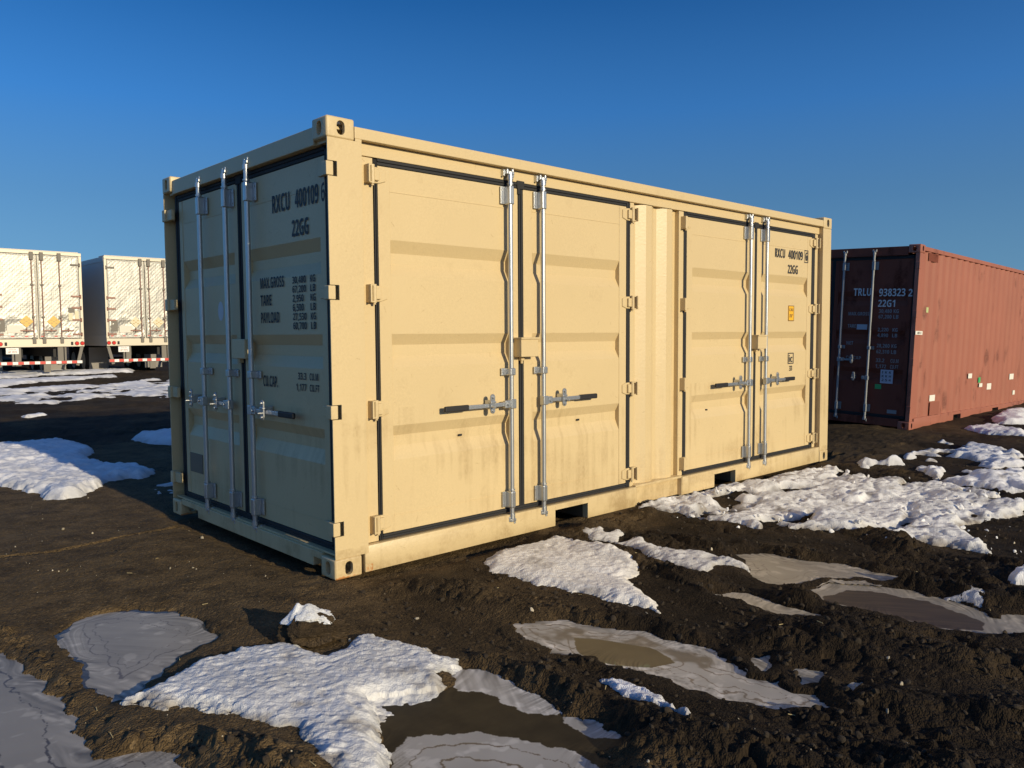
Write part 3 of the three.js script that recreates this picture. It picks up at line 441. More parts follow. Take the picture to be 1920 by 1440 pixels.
  sc.forEach(([x, z, s, d], i) => { q.setFromEuler(e.set(R() * 6, R() * 6, R() * 6)); m.compose(new THREE.Vector3(x, ground(x, z, false) + (d > 0 ? .05 * Math.min(1, d / .06) : 0) + s * .3, z), q, new THREE.Vector3(s * (1 + R()), s * .8, s * (1 + R() * .5))); si.setMatrixAt(i, m); });
  scene.add(si); tag(si, 'loose lumps of snow on and round the lumpy bank', null, null, 'stuff');
}
/* ------------------------------------------------ paint, metal, rubber */
const L0 = 6.058, H0 = 2.591, W0 = 2.438;
const paintBump = tex(512, 512, (u, v) => .7 * fbm(u * 5, v * 5, 401, 3, 5) + .3 * fbm(u * 90, v * 90, 402, 2, 90));
const tanTex = tex(2048, 1024, (u, v) => {           // uv 0..1 covers 6.2 m by 2.7 m
  const x = u * 6.2, y = v * 2.7, k = .965 + .05 * (fbm(x * 3, y * 3, 411, 3) - .5) + .10 * (vn(x * 160, y * 160, 412) - .5) * (vn(x * 4, y * 4, 413));
  // mud splashed and dried in runs low on the doors, blotchy and grainy
  const blot = fbm(x * 2.3, y * 3.2, 414, 5), run = fbm(x * 26, y * 1.6, 415, 4), grain = vn(x * 90, y * 60, 416), low = y < .95 ? 1 : 0;
  let d = low * clamp((blot * .6 + run * .4 - .50 - (y > .30 ? .10 * Math.floor(y * 6) / 6 : 0)) * 5, 0, 1) * (.45 + .55 * grain);
  d += clamp((fbm(x * 6, y * 6, 417, 4) - .73) * 8, 0, .5) * grain * .5;
  if (vn(x * 55, y * 55, 418) > .985) d += .5;
  const tick = hash(Math.floor(x * 14), Math.floor(y * 14), 419); if (tick > .955) { const fx = x * 14 % 1 - .5, fy = y * 14 % 1 - .5, an = tick * 900; const a = fx * Math.cos(an) + fy * Math.sin(an), b = -fx * Math.sin(an) + fy * Math.cos(an); if (Math.abs(a) < .03 + .03 * vn(x * 200, y * 200, 421) && Math.abs(b) < .14 + .2 * (tick * 37 % 1)) d += .9 * vn(x * 150, y * 150, 420); }
  if (y < .17) d += clamp((fbm(x * 7, y * 9, 423, 4) - .46) * 4, 0, 1) * (.3 + .7 * vn(x * 110, y * 80, 424));
  d = clamp(d * .45, 0, .6);
  const ru = x < .25 && y < .05 ? clamp((fbm(x * 30, y * 30, 422, 3) - .42) * 6 + (.02 - y) * 20, 0, 1) : 0; if (ru > 0) return [lerp(k, .75, ru), lerp(k * .985, .42, ru), lerp(k * .96, .25, ru)];
  return [lerp(k, .50, d), lerp(k * .985, .42, d), lerp(k * .96, .32, d)];
}, true);
const tanBump = rep(paintBump, 1 / 1.1, 1 / 1.1);
M.tan = new THREE.MeshPhysicalMaterial({ color: C(.630, .492, .272), map: rep(tanTex, 1 / 6.2, 1 / 2.7), bumpMap: tanBump, bumpScale: .0020, roughness: .44 });
M.rubber = new THREE.MeshStandardMaterial({ color: C(.013, .013, .014), roughness: .7 });
M.zinc = new THREE.MeshPhysicalMaterial({ color: C(.52, .53, .53), metalness: .85, roughness: .36, bumpMap: rep(paintBump, 8, 8), bumpScale: .0004 });
M.grip = new THREE.MeshStandardMaterial({ color: C(.016, .014, .014), roughness: .55 });
M.ink = new THREE.MeshStandardMaterial({ color: C(.035, .034, .036), roughness: .6 });
M.hollow = new THREE.MeshStandardMaterial({ color: C(.10, .08, .05), roughness: .9 });
M.yellow = new THREE.MeshStandardMaterial({ color: C(.80, .42, .02), roughness: .5 });
M.wood = new THREE.MeshStandardMaterial({ color: C(.14, .09, .05), roughness: .9 });

const csg = new Evaluator(); csg.useGroups = false; csg.attributes = ['position', 'normal', 'uv'];
const brush = (g) => { if (!g.attributes.uv) g.setAttribute('uv', new THREE.BufferAttribute(new Float32Array(g.attributes.position.count * 2), 2)); const b = new Brush(g); b.updateMatrixWorld(); return b; };
const cut = (g, ...tools) => { let b = brush(g); for (const t of tools) b = csg.evaluate(b, brush(t), SUBTRACTION); return b.geometry; };
function slot(w, h, depth, axis) { const g = extr(stadium(w, h), depth, 0); g.translate(0, 0, -depth / 2); if (axis === 'x') g.rotateY(Math.PI / 2); if (axis === 'y') g.rotateX(Math.PI / 2); return g; }
const castGeo = (() => { const w = .178, h = .118, d = .162; const a = new RoundedBoxGeometry(w, h, d, 2, .012), cav = new THREE.BoxGeometry(w - .05, h - .05, d - .05); return toCreasedNormals(cut(a, cav, slot(.051, .079, .4, 'z'), slot(.051, .079, .4, 'x'), slot(.062, .11, .4, 'y')), .5); })();
function castings(parent, mat, L = L0, H = H0, W = W0) { for (const y of [.059, H - .059]) for (const z of [-.081 + .003, -W + .081 - .003]) for (const x of [.089 - .003, L - .089 + .003]) { const m = put('corner_casting', puv(castGeo.clone().translate(x, y, z)), mat, parent); m.userData = {}; } }

/* one door leaf, built in its own frame: x along the door, y up, outer face at z = 0 */
function doorLeaf(parent, o) {
  const { x0, x1, yB = .199, yT = 2.370, stile = .085, rods = [], mat = M.tan, corr = true } = o;
  const prof = [[yB, -.004]];
  if (corr) for (const [a, b, c, d] of [[.634, .714, .778, .842], [1.192, 1.261, 1.327, 1.393], [1.741, 1.812, 1.875, 1.949]]) prof.push([a, -.004], [b, -.040], [c, -.040], [d, -.004]);
  prof.push([yT, -.004]);
  const g = [bx(x0, x0 + stile, yB, yT, -.05, 0, .004), bx(x1 - stile, x1, yB, yT, -.05, 0, .004), sheet(prof, x0 + stile - .002, x1 - stile + .002), bx(x0 + stile, x1 - stile, yB, yB + .008, -.05, -.006, 0), bx(x0 + stile, x1 - stile, yT - .008, yT, -.05, -.006, 0),
    bx(x0 + stile, x1 - stile, 2.228, 2.232, -.006, -.0015, 0), bx(x0 + stile, x1 - stile, .298, .302, -.006, -.0015, 0)];
  return put('door', puv(join(g)), mat, parent);
}
function lockRod(door, x, o) {                        // rod, its guides and cams, and a handle swung to `side`
  const { zr = .042, top = 2.46, bottom = .115, flange = -1, handle = 0, hy = .92, len = .56, metal = M.zinc, grip = true, clipY = 1.134, oy = 0 } = o;
  put('lock_rod', [cyl(x, (top + bottom) / 2, zr, .0165, top - bottom, 'y', 18)], metal, door);
  const guide = (y0, y1) => [bx(x - .022, x + .022, y0, y1, .006, zr + .020, .010), bx(flange > 0 ? x + .020 : x - .056, flange > 0 ? x + .056 : x - .020, y0 + .006, y1 - .004, .002, .012, .003), cyl(x + flange * .046, y0 + .028, .012, .007, .008, 'z', 8), cyl(x + flange * .046, y1 - .028, .012, .007, .008, 'z', 8), cyl(x, y1 + .010, zr, .022, .010)];
  put('rod_guide', guide(2.245, 2.372), metal, door); put('rod_guide', guide(.205, .322), metal, door);
  put('rod_clip', [bx(x - .024, x + .026, clipY - .025, clipY + .025, .004, zr + .021, .008), bx(flange > 0 ? x + .022 : x - .062, flange > 0 ? x + .062 : x - .022, clipY - .025, clipY + .025, .002, .016, .004), cyl(x + flange * .046, clipY, .016, .008, .010, 'z', 8)], metal, door);
  for (const [y, s] of [[top - .006, 1], [bottom + .006, -1]]) {
    put('rod_cam', [cyl(x, y - s * .03, zr, .022, .03), bx(x - .018, x + .032, y - .012, y + .012, zr - .03, zr + .012, .006), bx(x - .030, x - .012, y - .010, y + .026, zr - .034, zr + .006, .005), cyl(x + .024, y + .012 * s, zr - .002, .010, .028)], metal, door);
    put('cam_keeper', [bx(x - .045, x - .030, y - .022, y + .022, -.004, .030, .004), bx(x + .036, x + .050, y - .022, y + .022, -.004, .030, .004), bx(x - .045, x + .050, y + s * .014, y + s * .024, -.004, .014, .003)], metal, door);
  }
  if (!handle) return;
  const s = handle, y = hy + oy, hub = x + s * .19;
  put('handle_hub', [bx(x - .024, x + .024, y - .032, y + .032, zr - .014, zr + .028, .006), bx(x + s * .045 - .028, x + s * .045 + .028, y - .026, y + .026, zr - .006, zr + .022, .005), cyl(x + s * .048, y, zr + .026, .010, .014, 'z', 10)], metal, door);
  const lever = [bx(Math.min(x + s * .06, x + s * (len - .17)), Math.max(x + s * .06, x + s * (len - .17)), y - .014, y + .014, zr + .000, zr + .014, .004)];
  const L = put('door_handle', lever, metal, door); L.rotation.z = 0;
  if (grip) put('handle_grip', [bx(Math.min(x + s * (len - .195), x + s * len), Math.max(x + s * (len - .195), x + s * len), y - .0185, y + .0185, zr - .003, zr + .018, .007)], M.grip, door);
  const pl = extr(stadium(.036, .125), .008, .002); pl.translate(hub, y + .012, zr + .018);
  put('handle_catch', [pl, cyl(hub, y + .056, zr + .031, .009, .012, 'z', 8), cyl(hub, y - .034, zr + .031, .009, .012, 'z', 8), bx(hub - .016, hub + .016, y - .024, y + .036, .002, zr + .016, .004), bx(hub - .024, hub + .024, y + .018, y + .030, zr + .004, zr + .034, .004), cyl(hub + s * .012, y - .006, zr + .036, .007, .05, 'z', 8)], metal, door);
}
function hinge(parent, x, y, dir, mat = M.tan, zo = 0) {    // dir +1: the door lies towards +x
  const blade = extr([[0, -.045], [dir * .055, -.043], [dir * .10, -.028], [dir * .10, .028], [dir * .055, .043], [0, .045]].slice()[dir > 0 ? 'slice' : 'reverse'](), .011, .003); blade.translate(x, y, -.006 + zo); blade.rotateY(0);
  put('hinge', puv(join([bx(x - dir * .035 - .006, x - dir * .035 + .006, y - .052, y + .052, -.002 + zo, .052 + zo, .003), bx(Math.min(x - dir * .035, x + dir * .004), Math.max(x - dir * .035, x + dir * .004), y + .044, y + .052, -.002 + zo, .036 + zo, .002), bx(Math.min(x - dir * .035, x + dir * .004), Math.max(x - dir * .035, x + dir * .004), y - .052, y - .044, -.002 + zo, .036 + zo, .002), cyl(x, y, .024 + zo, .0145, .108), cyl(x, y - .058, .024 + zo, .009, .012), blade, bx(Math.min(x, x + dir * .05), Math.max(x, x + dir * .05), y - .034, y + .034, .004 + zo, .026 + zo, .006)])), mat, parent);
}
function mark(parent, str, x, y, z, h, wide, mat = M.ink, name = 'marking') { const g = textGeo(str, h, wide); g.translate(x, y, z); const m = put(name, g, mat, parent); m.castShadow = false; return m; }
function gasket(parent, list) { const g = []; for (const [x0, x1, y0, y1] of list) { const v = y1 - y0 > x1 - x0; g.push(bx(x0, x1, y0, y1, -.040, -.006, .004)); if (v) { const m = (x0 + x1) / 2; g.push(bx(x0 + .002, m - .003, y0, y1, -.03, .004, .006), bx(m + .003, x1 - .002, y0, y1, -.03, .001, .006)); } else { const m = (y0 + y1) / 2; g.push(bx(x0, x1, y0 + .001, m, -.03, .001, .005), bx(x0, x1, m, y1 - .001, -.03, .004, .005)); } } put('door_gasket', g, M.rubber, parent); }

/* ------------------------------------------------ the tan side-opening container */
{
  const c = thing('shipping_container', 'tan shipping container with two pairs of side doors on the mud', 'shipping container', [0, 0, 0]);
  castings(c, M.tan);
  // posts: thin outer plate with hinge notches, a core set back behind it
  const notch = (y) => bx(-.02, .060, y - .042, y + .042, -.08, .02, 0), HY = [2.305, 1.625, .955, .290];
  const nearPlate = cut(bx(.001, .222, .118, 2.474, -.010, 0, .002), ...HY.map(notch));
  put('corner_post', puv(join([nearPlate, bx(.092, .2215, .12, 2.472, -.11, -.0105, .003), bx(.18, .2215, 2.474, 2.489, -.06, -.0008, 0), bx(.060, .090, .12, 2.472, -.09, -.05, 0)])), M.tan, c);
  put('corner_post', puv(join([bx(.001, .222, .118, 2.474, -W0, -W0 + .010, .002), bx(.092, .222, .12, 2.472, -W0 + .0105, -W0 + .11, .003)])), M.tan, c);
  put('corner_post', puv(join([bx(5.874, L0 - .001, .118, 2.474, -.17, 0, .004)])), M.tan, c);
  put('corner_post', puv(join([bx(5.874, L0 - .001, .118, 2.474, -W0, -W0 + .17, .004)])), M.tan, c);
  for (const [z0, z1] of [[-.062, -.0015], [-W0 + .0015, -W0 + .062]]) put('top_rail', puv(join([bx(.178, 5.88, 2.489, 2.556, z0, z1, .005)])), M.tan, c);
  put('roof', puv(bx(.06, L0 - .06, 2.535, 2.552, -W0 + .05, -.05, .002)), M.tan, c);
  put('floor', puv(bx(.09, L0 - .09, .12, .17, -W0 + .06, -.075, 0)), M.wood, c);
  put('rear_panel', puv(bx(.2, 5.9, .12, 2.5, -W0 + .03, -W0 + .05, 0)), M.tan, c);
  put('end_panel', puv(bx(L0 - .06, L0 - .04, .12, 2.5, -W0 + .1, -.1, 0)), M.tan, c);
  put('side_rail', puv(join([bx(.178, 5.88, .02, .16, -W0, -W0 + .05, .003)])), M.tan, c);
  // bottom rails along the doors with fork pockets
  const pocket = (a) => bx(a, a + .352, -.02, .122, -.4, .1, 0);
  const sillA = cut(bx(.2, 2.735, .006, .161, -.055, -.004, .004), pocket(1.80)), sillB = cut(bx(3.372, 5.872, .006, .161, -.055, -.004, .004), pocket(3.86));
  put('bottom_rail', puv(toCreasedNormals(sillA, .6)), M.tan, c); put('bottom_rail', puv(toCreasedNormals(sillB, .6)), M.tan, c);
  put('bottom_rail', puv(join([bx(2.735, 3.372, .006, .150, -.075, -.050, .003), bx(2.737, 3.37, .152, .172, -.08, -.012, .004), bx(2.735, 2.747, .006, .15, -.05, -.006, .002), bx(3.36, 3.372, .006, .15, -.05, -.006, .002)])), M.tan, c);
  for (const a of [1.80, 3.86]) put('fork_pocket', puv(join([bx(a - .006, a, .006, .128, -2.3, -.056, 0), bx(a + .352, a + .358, .006, .128, -2.3, -.056, 0), bx(a, a + .352, .122, .128, -2.3, -.056, 0)])), M.hollow, c);
  put('cross_member', [0.55, .95, 1.35, 2.45, 2.9, 3.4, 4.5, 5.0, 5.5].map((x) => bx(x, x + .045, .02, .118, -2.37, -.08, 0)), M.hollow, c);
  // fixed frame round the doors
  const zf = -.045;
  put('door_header', puv(bx(.222, 5.874, 2.413, 2.4885, zf - .04, zf, .003)), M.tan, c);
  put('door_post', puv(bx(.2225, .322, .163, 2.408, zf - .05, zf, .003)), M.tan, c);
  put('door_post', puv(bx(2.700, 2.748, .163, 2.408, zf - .05, zf, .003)), M.tan, c);
  put('door_post', puv(bx(3.352, 3.419, .163, 2.408, zf - .05, zf, .003)), M.tan, c);
  put('door_post', puv(join([bx(5.788, 5.846, .163, 2.408, zf - .05, zf, .003), bx(5.846, 5.875, .163, 2.408, -.105, -.10, 0)])), M.tan, c);
  const cor = sheet([[2.746, -.088], [2.816, -.088], [2.902, -.046], [2.975, -.046], [3.055, -.088], [3.094, -.088], [3.180, -.046], [3.255, -.046], [3.318, -.088], [3.354, -.088]], .165, 2.4085, false);
  put('side_panel', puv(cor), M.tan, c);
  // gaskets
  const ga = new THREE.Group();
  const gk = (L) => { const before = c.children.length; gasket(c, L); c.children[before].position.z = zf; };
  gk([[.324, .353, .163, 2.407], [.352, 2.655, 2.371, 2.412], [.352, 2.655, .163, .198], [2.654, 2.699, .163, 2.407], [1.484, 1.530, .19, 2.385]]);
  gk([[3.420, 3.467, .163, 2.407], [3.466, 5.718, 2.371, 2.412], [3.466, 5.718, .163, .198], [5.717, 5.786, .163, 2.407], [4.579, 4.618, .19, 2.385]]);
  for (const x of [1.510, 4.602]) { const k = put('gasket_flap', [bx(x - .040, x + .03, 2.368, 2.424, -.01, .008, .004), bx(x - .036, x - .012, 2.33, 2.40, .004, .012, .004)], M.rubber, c); k.position.z = zf; }
  // the four side doors
  const doors = [[.355, 1.482, 1, 1.372, -1, 'L'], [1.532, 2.652, -1, 1.682, 1, 'R'], [3.469, 4.577, 1, 4.432, -1, 'L'], [4.620, 5.715, -1, 4.728, 1, 'R']];
  doors.forEach(([x0, x1, hd, rx, side], i) => {
    const d = doorLeaf(c, { x0, x1 }); d.position.z = zf;
    lockRod(d, rx, { flange: -1, handle: side, oy: i % 2 ? .002 : -.002, len: i % 2 ? .56 : .58 });
    for (const y of [2.312, 1.628, .952, .270]) hinge(d, hd > 0 ? x0 - .062 + .010 : x1 + .052 - .002, y, hd);
    if (i === 3) {
      mark(d, 'RXCU', 4.960, 2.122, .0005, .088, .195); mark(d, '400109', 5.222, 2.122, .0005, .088, .300); mark(d, '6', 5.580, 2.122, .0025, .086, .040);
      const fr = new THREE.Shape([[-.014, -.022], [.062, -.022], [.062, .106], [-.014, .106]].map((p) => new THREE.Vector2(...p))); fr.holes.push(new THREE.Path([[-.008, -.015], [.056, -.015], [.056, .099], [-.008, .099]].map((p) => new THREE.Vector2(...p)))); const fg = new THREE.ShapeGeometry(fr); fg.translate(5.572, 2.122, .0025); put('marking', fg, M.ink, d).castShadow = false;
      mark(d, '22GG', 5.215, 1.975, .0005, .088, .205);
      const st = put('caution_sticker', [bx(5.238, 5.352, 1.500, 1.655, -.004, .0006, 0)], M.yellow, d); st.userData.label = 'yellow sticker with small dark print';
      const bd = new THREE.Shape([[0, 0], [.114, 0], [.114, .155], [0, .155]].map((p) => new THREE.Vector2(...p))); bd.holes.push(new THREE.Path([[.006, .006], [.108, .006], [.108, .149], [.006, .149]].map((p) => new THREE.Vector2(...p)))); const bg = new THREE.ShapeGeometry(bd); bg.translate(5.238, 1.50, .0016); put('sticker_border', bg, M.ink, d).castShadow = false;
      mark(d, 'CAU', 5.256, 1.598, .0016, .030, .078); mark(d, '8\'6"', 5.262, 1.535, .0016, .034, .066);
      const sq = new THREE.Shape([[0, 0], [.115, 0], [.115, .112], [0, .112]].map((p) => new THREE.Vector2(...p))); sq.holes.push(new THREE.Path([[.009, .009], [.106, .009], [.106, .103], [.009, .103]].map((p) => new THREE.Vector2(...p)))); const sg = new THREE.ShapeGeometry(sq); sg.translate(5.245, 1.067, .0005); put('marking', sg, M.ink, d).castShadow = false;
      mark(d, 'ic', 5.266, 1.085, .0005, .072, .070); mark(d, '33', 5.275, .998, .0005, .05, .058);
    }
    if (i < 3) put('paint_scuff', [[.98, .735, 1], [2.12, .745, 1], [3.83, .70, 1]].slice(i, i + 1).map(([x, y]) => { const g = bx(x - .014, x + .014, y - .007, y + .007, -.034, -.0245, .003); g.rotateZ(0); return g; }), M.rubber, d);
  });
  for (const x of [1.500, 4.590]) { // lock box over the seam between two doors
    const b = put('lock_box', puv(join([bx(x - .062, x + .100, 1.232, 1.360, zf, zf + .075, .004), bx(x - .070, x + .108, 1.352, 1.364, zf, zf + .085, .003)])), M.tan, c); b.position.z = .0;
    put('box_bolt', [bx(x - .02, x + .012, 1.205, 1.232, zf, zf + .03, .004), cyl(x - .008, 1.196, zf + .02, .008, .02)], M.tan, b);
  }

  // hinges of the end doors, seated in the notches of the near post
  for (const y of HY) put('hinge', puv(join([bx(-.009, .036, y - .039, y + .039, -.055, .0025, .005), bx(.02, .045, y - .03, y + .03, -.14, -.05, .004)])), M.tan, c);
  for (const y of HY) put('hinge', puv(join([bx(-.012, .05, y - .045, y + .045, -W0 - .004, -W0 + .052, .006), bx(.004, .030, y - .04, y + .04, -W0 + .05, -W0 + .15, .006)])), M.tan, c);

  // the end with its own pair of doors: frame first
  const e = (z0, z1, y0, y1, x0, x1, r = .004) => bx(x0, x1, y0, y1, z0, z1, r);
  put('end_header', puv(join([e(-W0 + .162, -.162, 2.452, 2.556, .010, .07, .005), e(-W0 + .06, -.06, 2.456, 2.475, .03, .1, 0)])), M.tan, c);
  put('end_sill', puv(join([e(-1.965, -.262, .034, .130, .006, .06, .004), e(-2.28, -.16, .088, .1295, .008, .058, .002), e(-2.40, -.03, .13, .142, .02, .1, .002)])), M.tan, c);
  put('sill_pocket', [e(-2.28, -.16, .0, .13, .12, .13, 0)], M.hollow, c);
  const g = new THREE.Group(); g.name = 'end_doors';
  const X = .055, turn = (m) => { m.position.x = X; m.rotation.y = -Math.PI / 2; return m; };
  { const n = c.children.length; gasket(c, [[-2.345, -2.275, .145, 2.452], [-2.30, -.05, 2.402, 2.452], [-2.30, -.05, .142, .185], [-1.262, -1.202, .16, 2.42], [-.125, -.055, .145, 2.452]]); turn(c.children[n]); }
  { const k = turn(put('gasket_flap', [bx(-1.275, -1.19, 2.39, 2.462, -.01, .006, .004)], M.rubber, c)); }
  const dl = turn(doorLeaf(c, { x0: -2.273, x1: -1.264, yB: .187, yT: 2.400, stile: .06 }));
  const dr = turn(doorLeaf(c, { x0: -1.200, x1: -.128, yB: .187, yT: 2.400, stile: .06 }));
  lockRod(dl, -1.785, { zr: .045, top: 2.49, bottom: .12, flange: 1, handle: -1, len: .15, grip: false, hy: .92 });
  lockRod(dl, -1.353, { zr: .045, top: 2.49, bottom: .12, flange: 1, handle: -1, len: .34, grip: false, hy: .92 });
  lockRod(dr, -1.020, { zr: .045, top: 2.50, bottom: .12, flange: 1, handle: 1, len: .575, hy: .905 });
  { const b = turn(put('lock_box', puv(join([bx(-1.305, -1.10, 1.235, 1.365, 0, .05, .006)])), M.tan, c)); turn(put('box_bolt', [bx(-1.26, -1.225, 1.205, 1.236, 0, .03, .004)], M.tan, c)); }
  const zt = .0008;
  mark(dr, 'RXCU', -.765, 2.146, zt, .108, .225); mark(dr, '400109', -.475, 2.146, zt, .108, .275); mark(dr, '6', -.168, 2.146, zt, .105, .04);
  mark(dr, '22GG', -.520, 1.980, zt, .098, .20);
  const rows = [['MAX.GROSS', '30,480', 'KG', 1.700], ['', '67,200', 'LB', 1.645], ['TARE', '2,950', 'KG', 1.590], ['', '6,500', 'LB', 1.535], ['PAYLOAD', '27,530', 'KG', 1.480], ['', '60,700', 'LB', 1.425]];
  for (const [a, b, u, y] of rows) { if (a) mark(dr, a, -.955, y - .012, zt, .068, { MAX: .32, TAR: .15, PAY: .25 }[a.slice(0, 3)]); mark(dr, b, -.53, y, zt, .042, b.length > 5 ? .165 : .135); mark(dr, u, -.315, y, zt, .042, .06); }
  mark(dr, 'CU.CAP.', -.945, 1.062, zt, .070, .20); mark(dr, '33.3', -.485, 1.122, zt, .042, .10); mark(dr, 'CU.M', -.345, 1.122, zt, .042, .10); mark(dr, '1,177', -.51, 1.055, zt, .042, .125); mark(dr, 'CU.FT', -.345, 1.055, zt, .042, .11);
  const pl = put('data_plate', [bx(-2.20, -1.97, .355, .500, -.004, .0015, .001)], new THREE.MeshStandardMaterial({ color: C(.16, .13, .09), roughness: .6 }), dl);
  const dot = new THREE.CircleGeometry(.045, 20); dot.scale(1, 1.5, 1); dot.translate(-1.575, 1.56, -.0025); put('round_sticker', dot, new THREE.MeshStandardMaterial({ color: C(.62, .60, .58), roughness: .6 }), dl).castShadow = false;
}
/* ------------------------------------------------ the rusty red container */
{
  const rustTex = tex(1024, 512, (u, v) => {         // 6.2 m by 2.7 m
    const x = u * 6.2, y = v * 2.7, k = .92 + .16 * (fbm(x * 2, y * 2, 501, 4) - .5), run = fbm(x * 14, y * .9, 502, 4), r = clamp((fbm(x * 5, y * 3, 503, 5) + .35 * run - .84) * 6, 0, 1) * (.4 + .6 * vn(x * 60, y * 60, 504));
    const chalk = .10 * clamp((run - .5) * 3, 0, 1);
    return [lerp(k + chalk * .5, .42, r), lerp(k + chalk, .34, r), lerp(k + chalk, .30, r)];
  }, true);
  M.red = new THREE.MeshPhysicalMaterial({ color: C(.355, .124, .078), map: rep(rustTex, 1 / 6.2, 1 / 2.7), roughness: .62, bumpMap: rep(paintBump, 1, 1), bumpScale: .002 });
  M.redShaded = new THREE.MeshPhysicalMaterial({ color: C(.19, .058, .037), map: rep(rustTex, 1 / 6.2, 1 / 2.7), roughness: .85, specularIntensity: .3, bumpMap: rep(paintBump, 1, 1), bumpScale: .002 });  // the side's red darkened: shade of the door end is put into the colour
  M.oldZinc = new THREE.MeshStandardMaterial({ color: C(.30, .31, .32), metalness: .4, roughness: .6, map: rep(rustTex, .5, .5) });
  M.paper = new THREE.MeshStandardMaterial({ color: C(.72, .70, .62), roughness: .8 });
  M.green = new THREE.MeshStandardMaterial({ color: C(.05, .38, .12), roughness: .7 });
  M.paint = new THREE.MeshStandardMaterial({ color: C(.60, .60, .58), roughness: .7 });
  const c = thing('shipping_container', 'rusty red shipping container leaning slightly, behind the right snow field', 'shipping container', [9.346, 0, -.376]);
  c.rotation.set(.0323, .0144, -.0178, 'YZX');
  castings(c, M.red);
  for (const z of [[-.06, -.001], [-W0 + .001, -W0 + .06]]) { put('corner_post', puv(bx(.001, .115, .118, 2.474, z[0], z[1], .005)), M.red, c); put('corner_post', puv(bx(L0 - .115, L0 - .001, .118, 2.474, z[0], z[1], .005)), M.red, c); put('top_rail', puv(bx(.178, 5.88, 2.512, 2.570, z[0], z[1], .004)), M.red, c); }
  // vertical corrugation, 36 mm deep
  const wall = (zs) => { const P = []; let x = .114; while (x < 5.9) { P.push([x, -.012], [x + .070, -.012], [x + .139, -.034], [x + .209, -.034]); x += .278; } P.push([5.944, -.012]); return P.filter((p) => p[0] <= 5.945); };
  put('side_panel', puv(sheet(wall(), .155, 2.515, false)), M.red, c);
  put('rear_panel', puv(bx(.1, 5.95, .12, 2.5, -W0 + .02, -W0 + .04, 0)), M.red, c);
  put('end_panel', puv(bx(L0 - .05, L0 - .03, .12, 2.5, -W0 + .05, -.05, 0)), M.red, c);
  put('roof', puv(bx(.06, L0 - .06, 2.54, 2.56, -W0 + .04, -.04, 0)), M.red, c);
  const pocket = (a) => bx(a, a + .352, -.02, .118, -.4, .1, 0);
  put('bottom_rail', puv(toCreasedNormals(cut(bx(.178, 5.88, .008, .160, -.05, -.002, .004), pocket(1.85), pocket(3.87)), .6)), M.red, c);
  put('bottom_rail', puv(bx(.178, 5.88, .01, .16, -W0 + .002, -W0 + .05, .004)), M.red, c);
  put('floor', puv(bx(.09, L0 - .09, .12, .17, -W0 + .06, -.06, 0)), M.wood, c);
  for (const a of [1.85, 3.87]) put('fork_pocket', puv(join([bx(a - .006, a, .006, .124, -2.3, -.052, 0), bx(a + .352, a + .358, .006, .124, -2.3, -.052, 0), bx(a, a + .352, .118, .124, -2.3, -.052, 0)])), M.hollow, c);
  put('patch_plate', puv(bx(.36, .74, 2.385, 2.50, -.012, -.0095, 0)), M.redShaded, c);
  put('patch_plate', puv(bx(.80, 1.20, .165, .36, -.012, -.0095, 0)), new THREE.MeshStandardMaterial({ color: C(.26, .085, .052), roughness: .8 }), c);
  put('end_header', puv(bx(.008, .07, 2.445, 2.57, -W0 + .162, -.162, .004)), M.redShaded, c);
  put('end_sill', puv(bx(.006, .07, .03, .142, -W0 + .16, -.16, .004)), M.redShaded, c);
  const turn = (m) => { m.position.x = .045; m.rotation.y = -Math.PI / 2; return m; };
  { const n = c.children.length; gasket(c, [[-2.39, -2.33, .145, 2.445], [-2.35, -.09, 2.402, 2.445], [-2.35, -.09, .142, .185], [-1.245, -1.195, .16, 2.42], [-.09, -.058, .145, 2.445]]); turn(c.children[n]); }
  const dl = turn(doorLeaf(c, { x0: -2.33, x1: -1.246, yB: .187, yT: 2.40, stile: .06, mat: M.redShaded })), dr = turn(doorLeaf(c, { x0: -1.194, x1: -.091, yB: .187, yT: 2.40, stile: .06, mat: M.redShaded }));
  const ro = { zr: .045, top: 2.52, bottom: .09, metal: M.oldZinc, grip: false, len: .34, hy: .95 };
  lockRod(dr, -1.045, { ...ro, flange: 1, handle: 1 }); lockRod(dr, -.622, { ...ro, flange: 1, handle: -1, hy: .70, len: .25 }); lockRod(dl, -1.40, { ...ro, flange: -1, handle: -1 }); lockRod(dl, -1.85, { ...ro, flange: -1, handle: 1, hy: .70 });
  for (const y of [2.3, 1.63, .96, .29]) { put('hinge', puv(bx(-.008, .04, y - .05, y + .05, -.05, .004, .005)), M.red, c); }
  const zt = .002, P = M.paint, dim = new THREE.MeshStandardMaterial({ color: C(.26, .26, .26), roughness: .8 });
  mark(dr, 'TRLU', -.905, 1.885, zt, .108, .25, P); mark(dr, '938323', -.540, 1.877, zt, .108, .36, P); mark(dr, '2', -.140, 1.872, zt, .105, .055, P);
  mark(dr, '22G1', -.545, 1.726, zt, .10, .235, P);
  for (const [a, b, y] of [['30,480', 'KG', 1.640], ['67,200', 'LB', 1.560], ['2,220', 'KG', 1.375], ['4,890', 'LB', 1.295], ['28,260', 'KG', 1.145], ['62,310', 'LB', 1.060], ['33.2', 'CU.M', .935], ['1,172', 'CU.FT', .850]]) { mark(dr, a, -.53, y, -.002, .052, .03 * a.length, dim); mark(dr, b, -.325, y, -.002, .052, b.length > 2 ? .11 : .07, dim); }
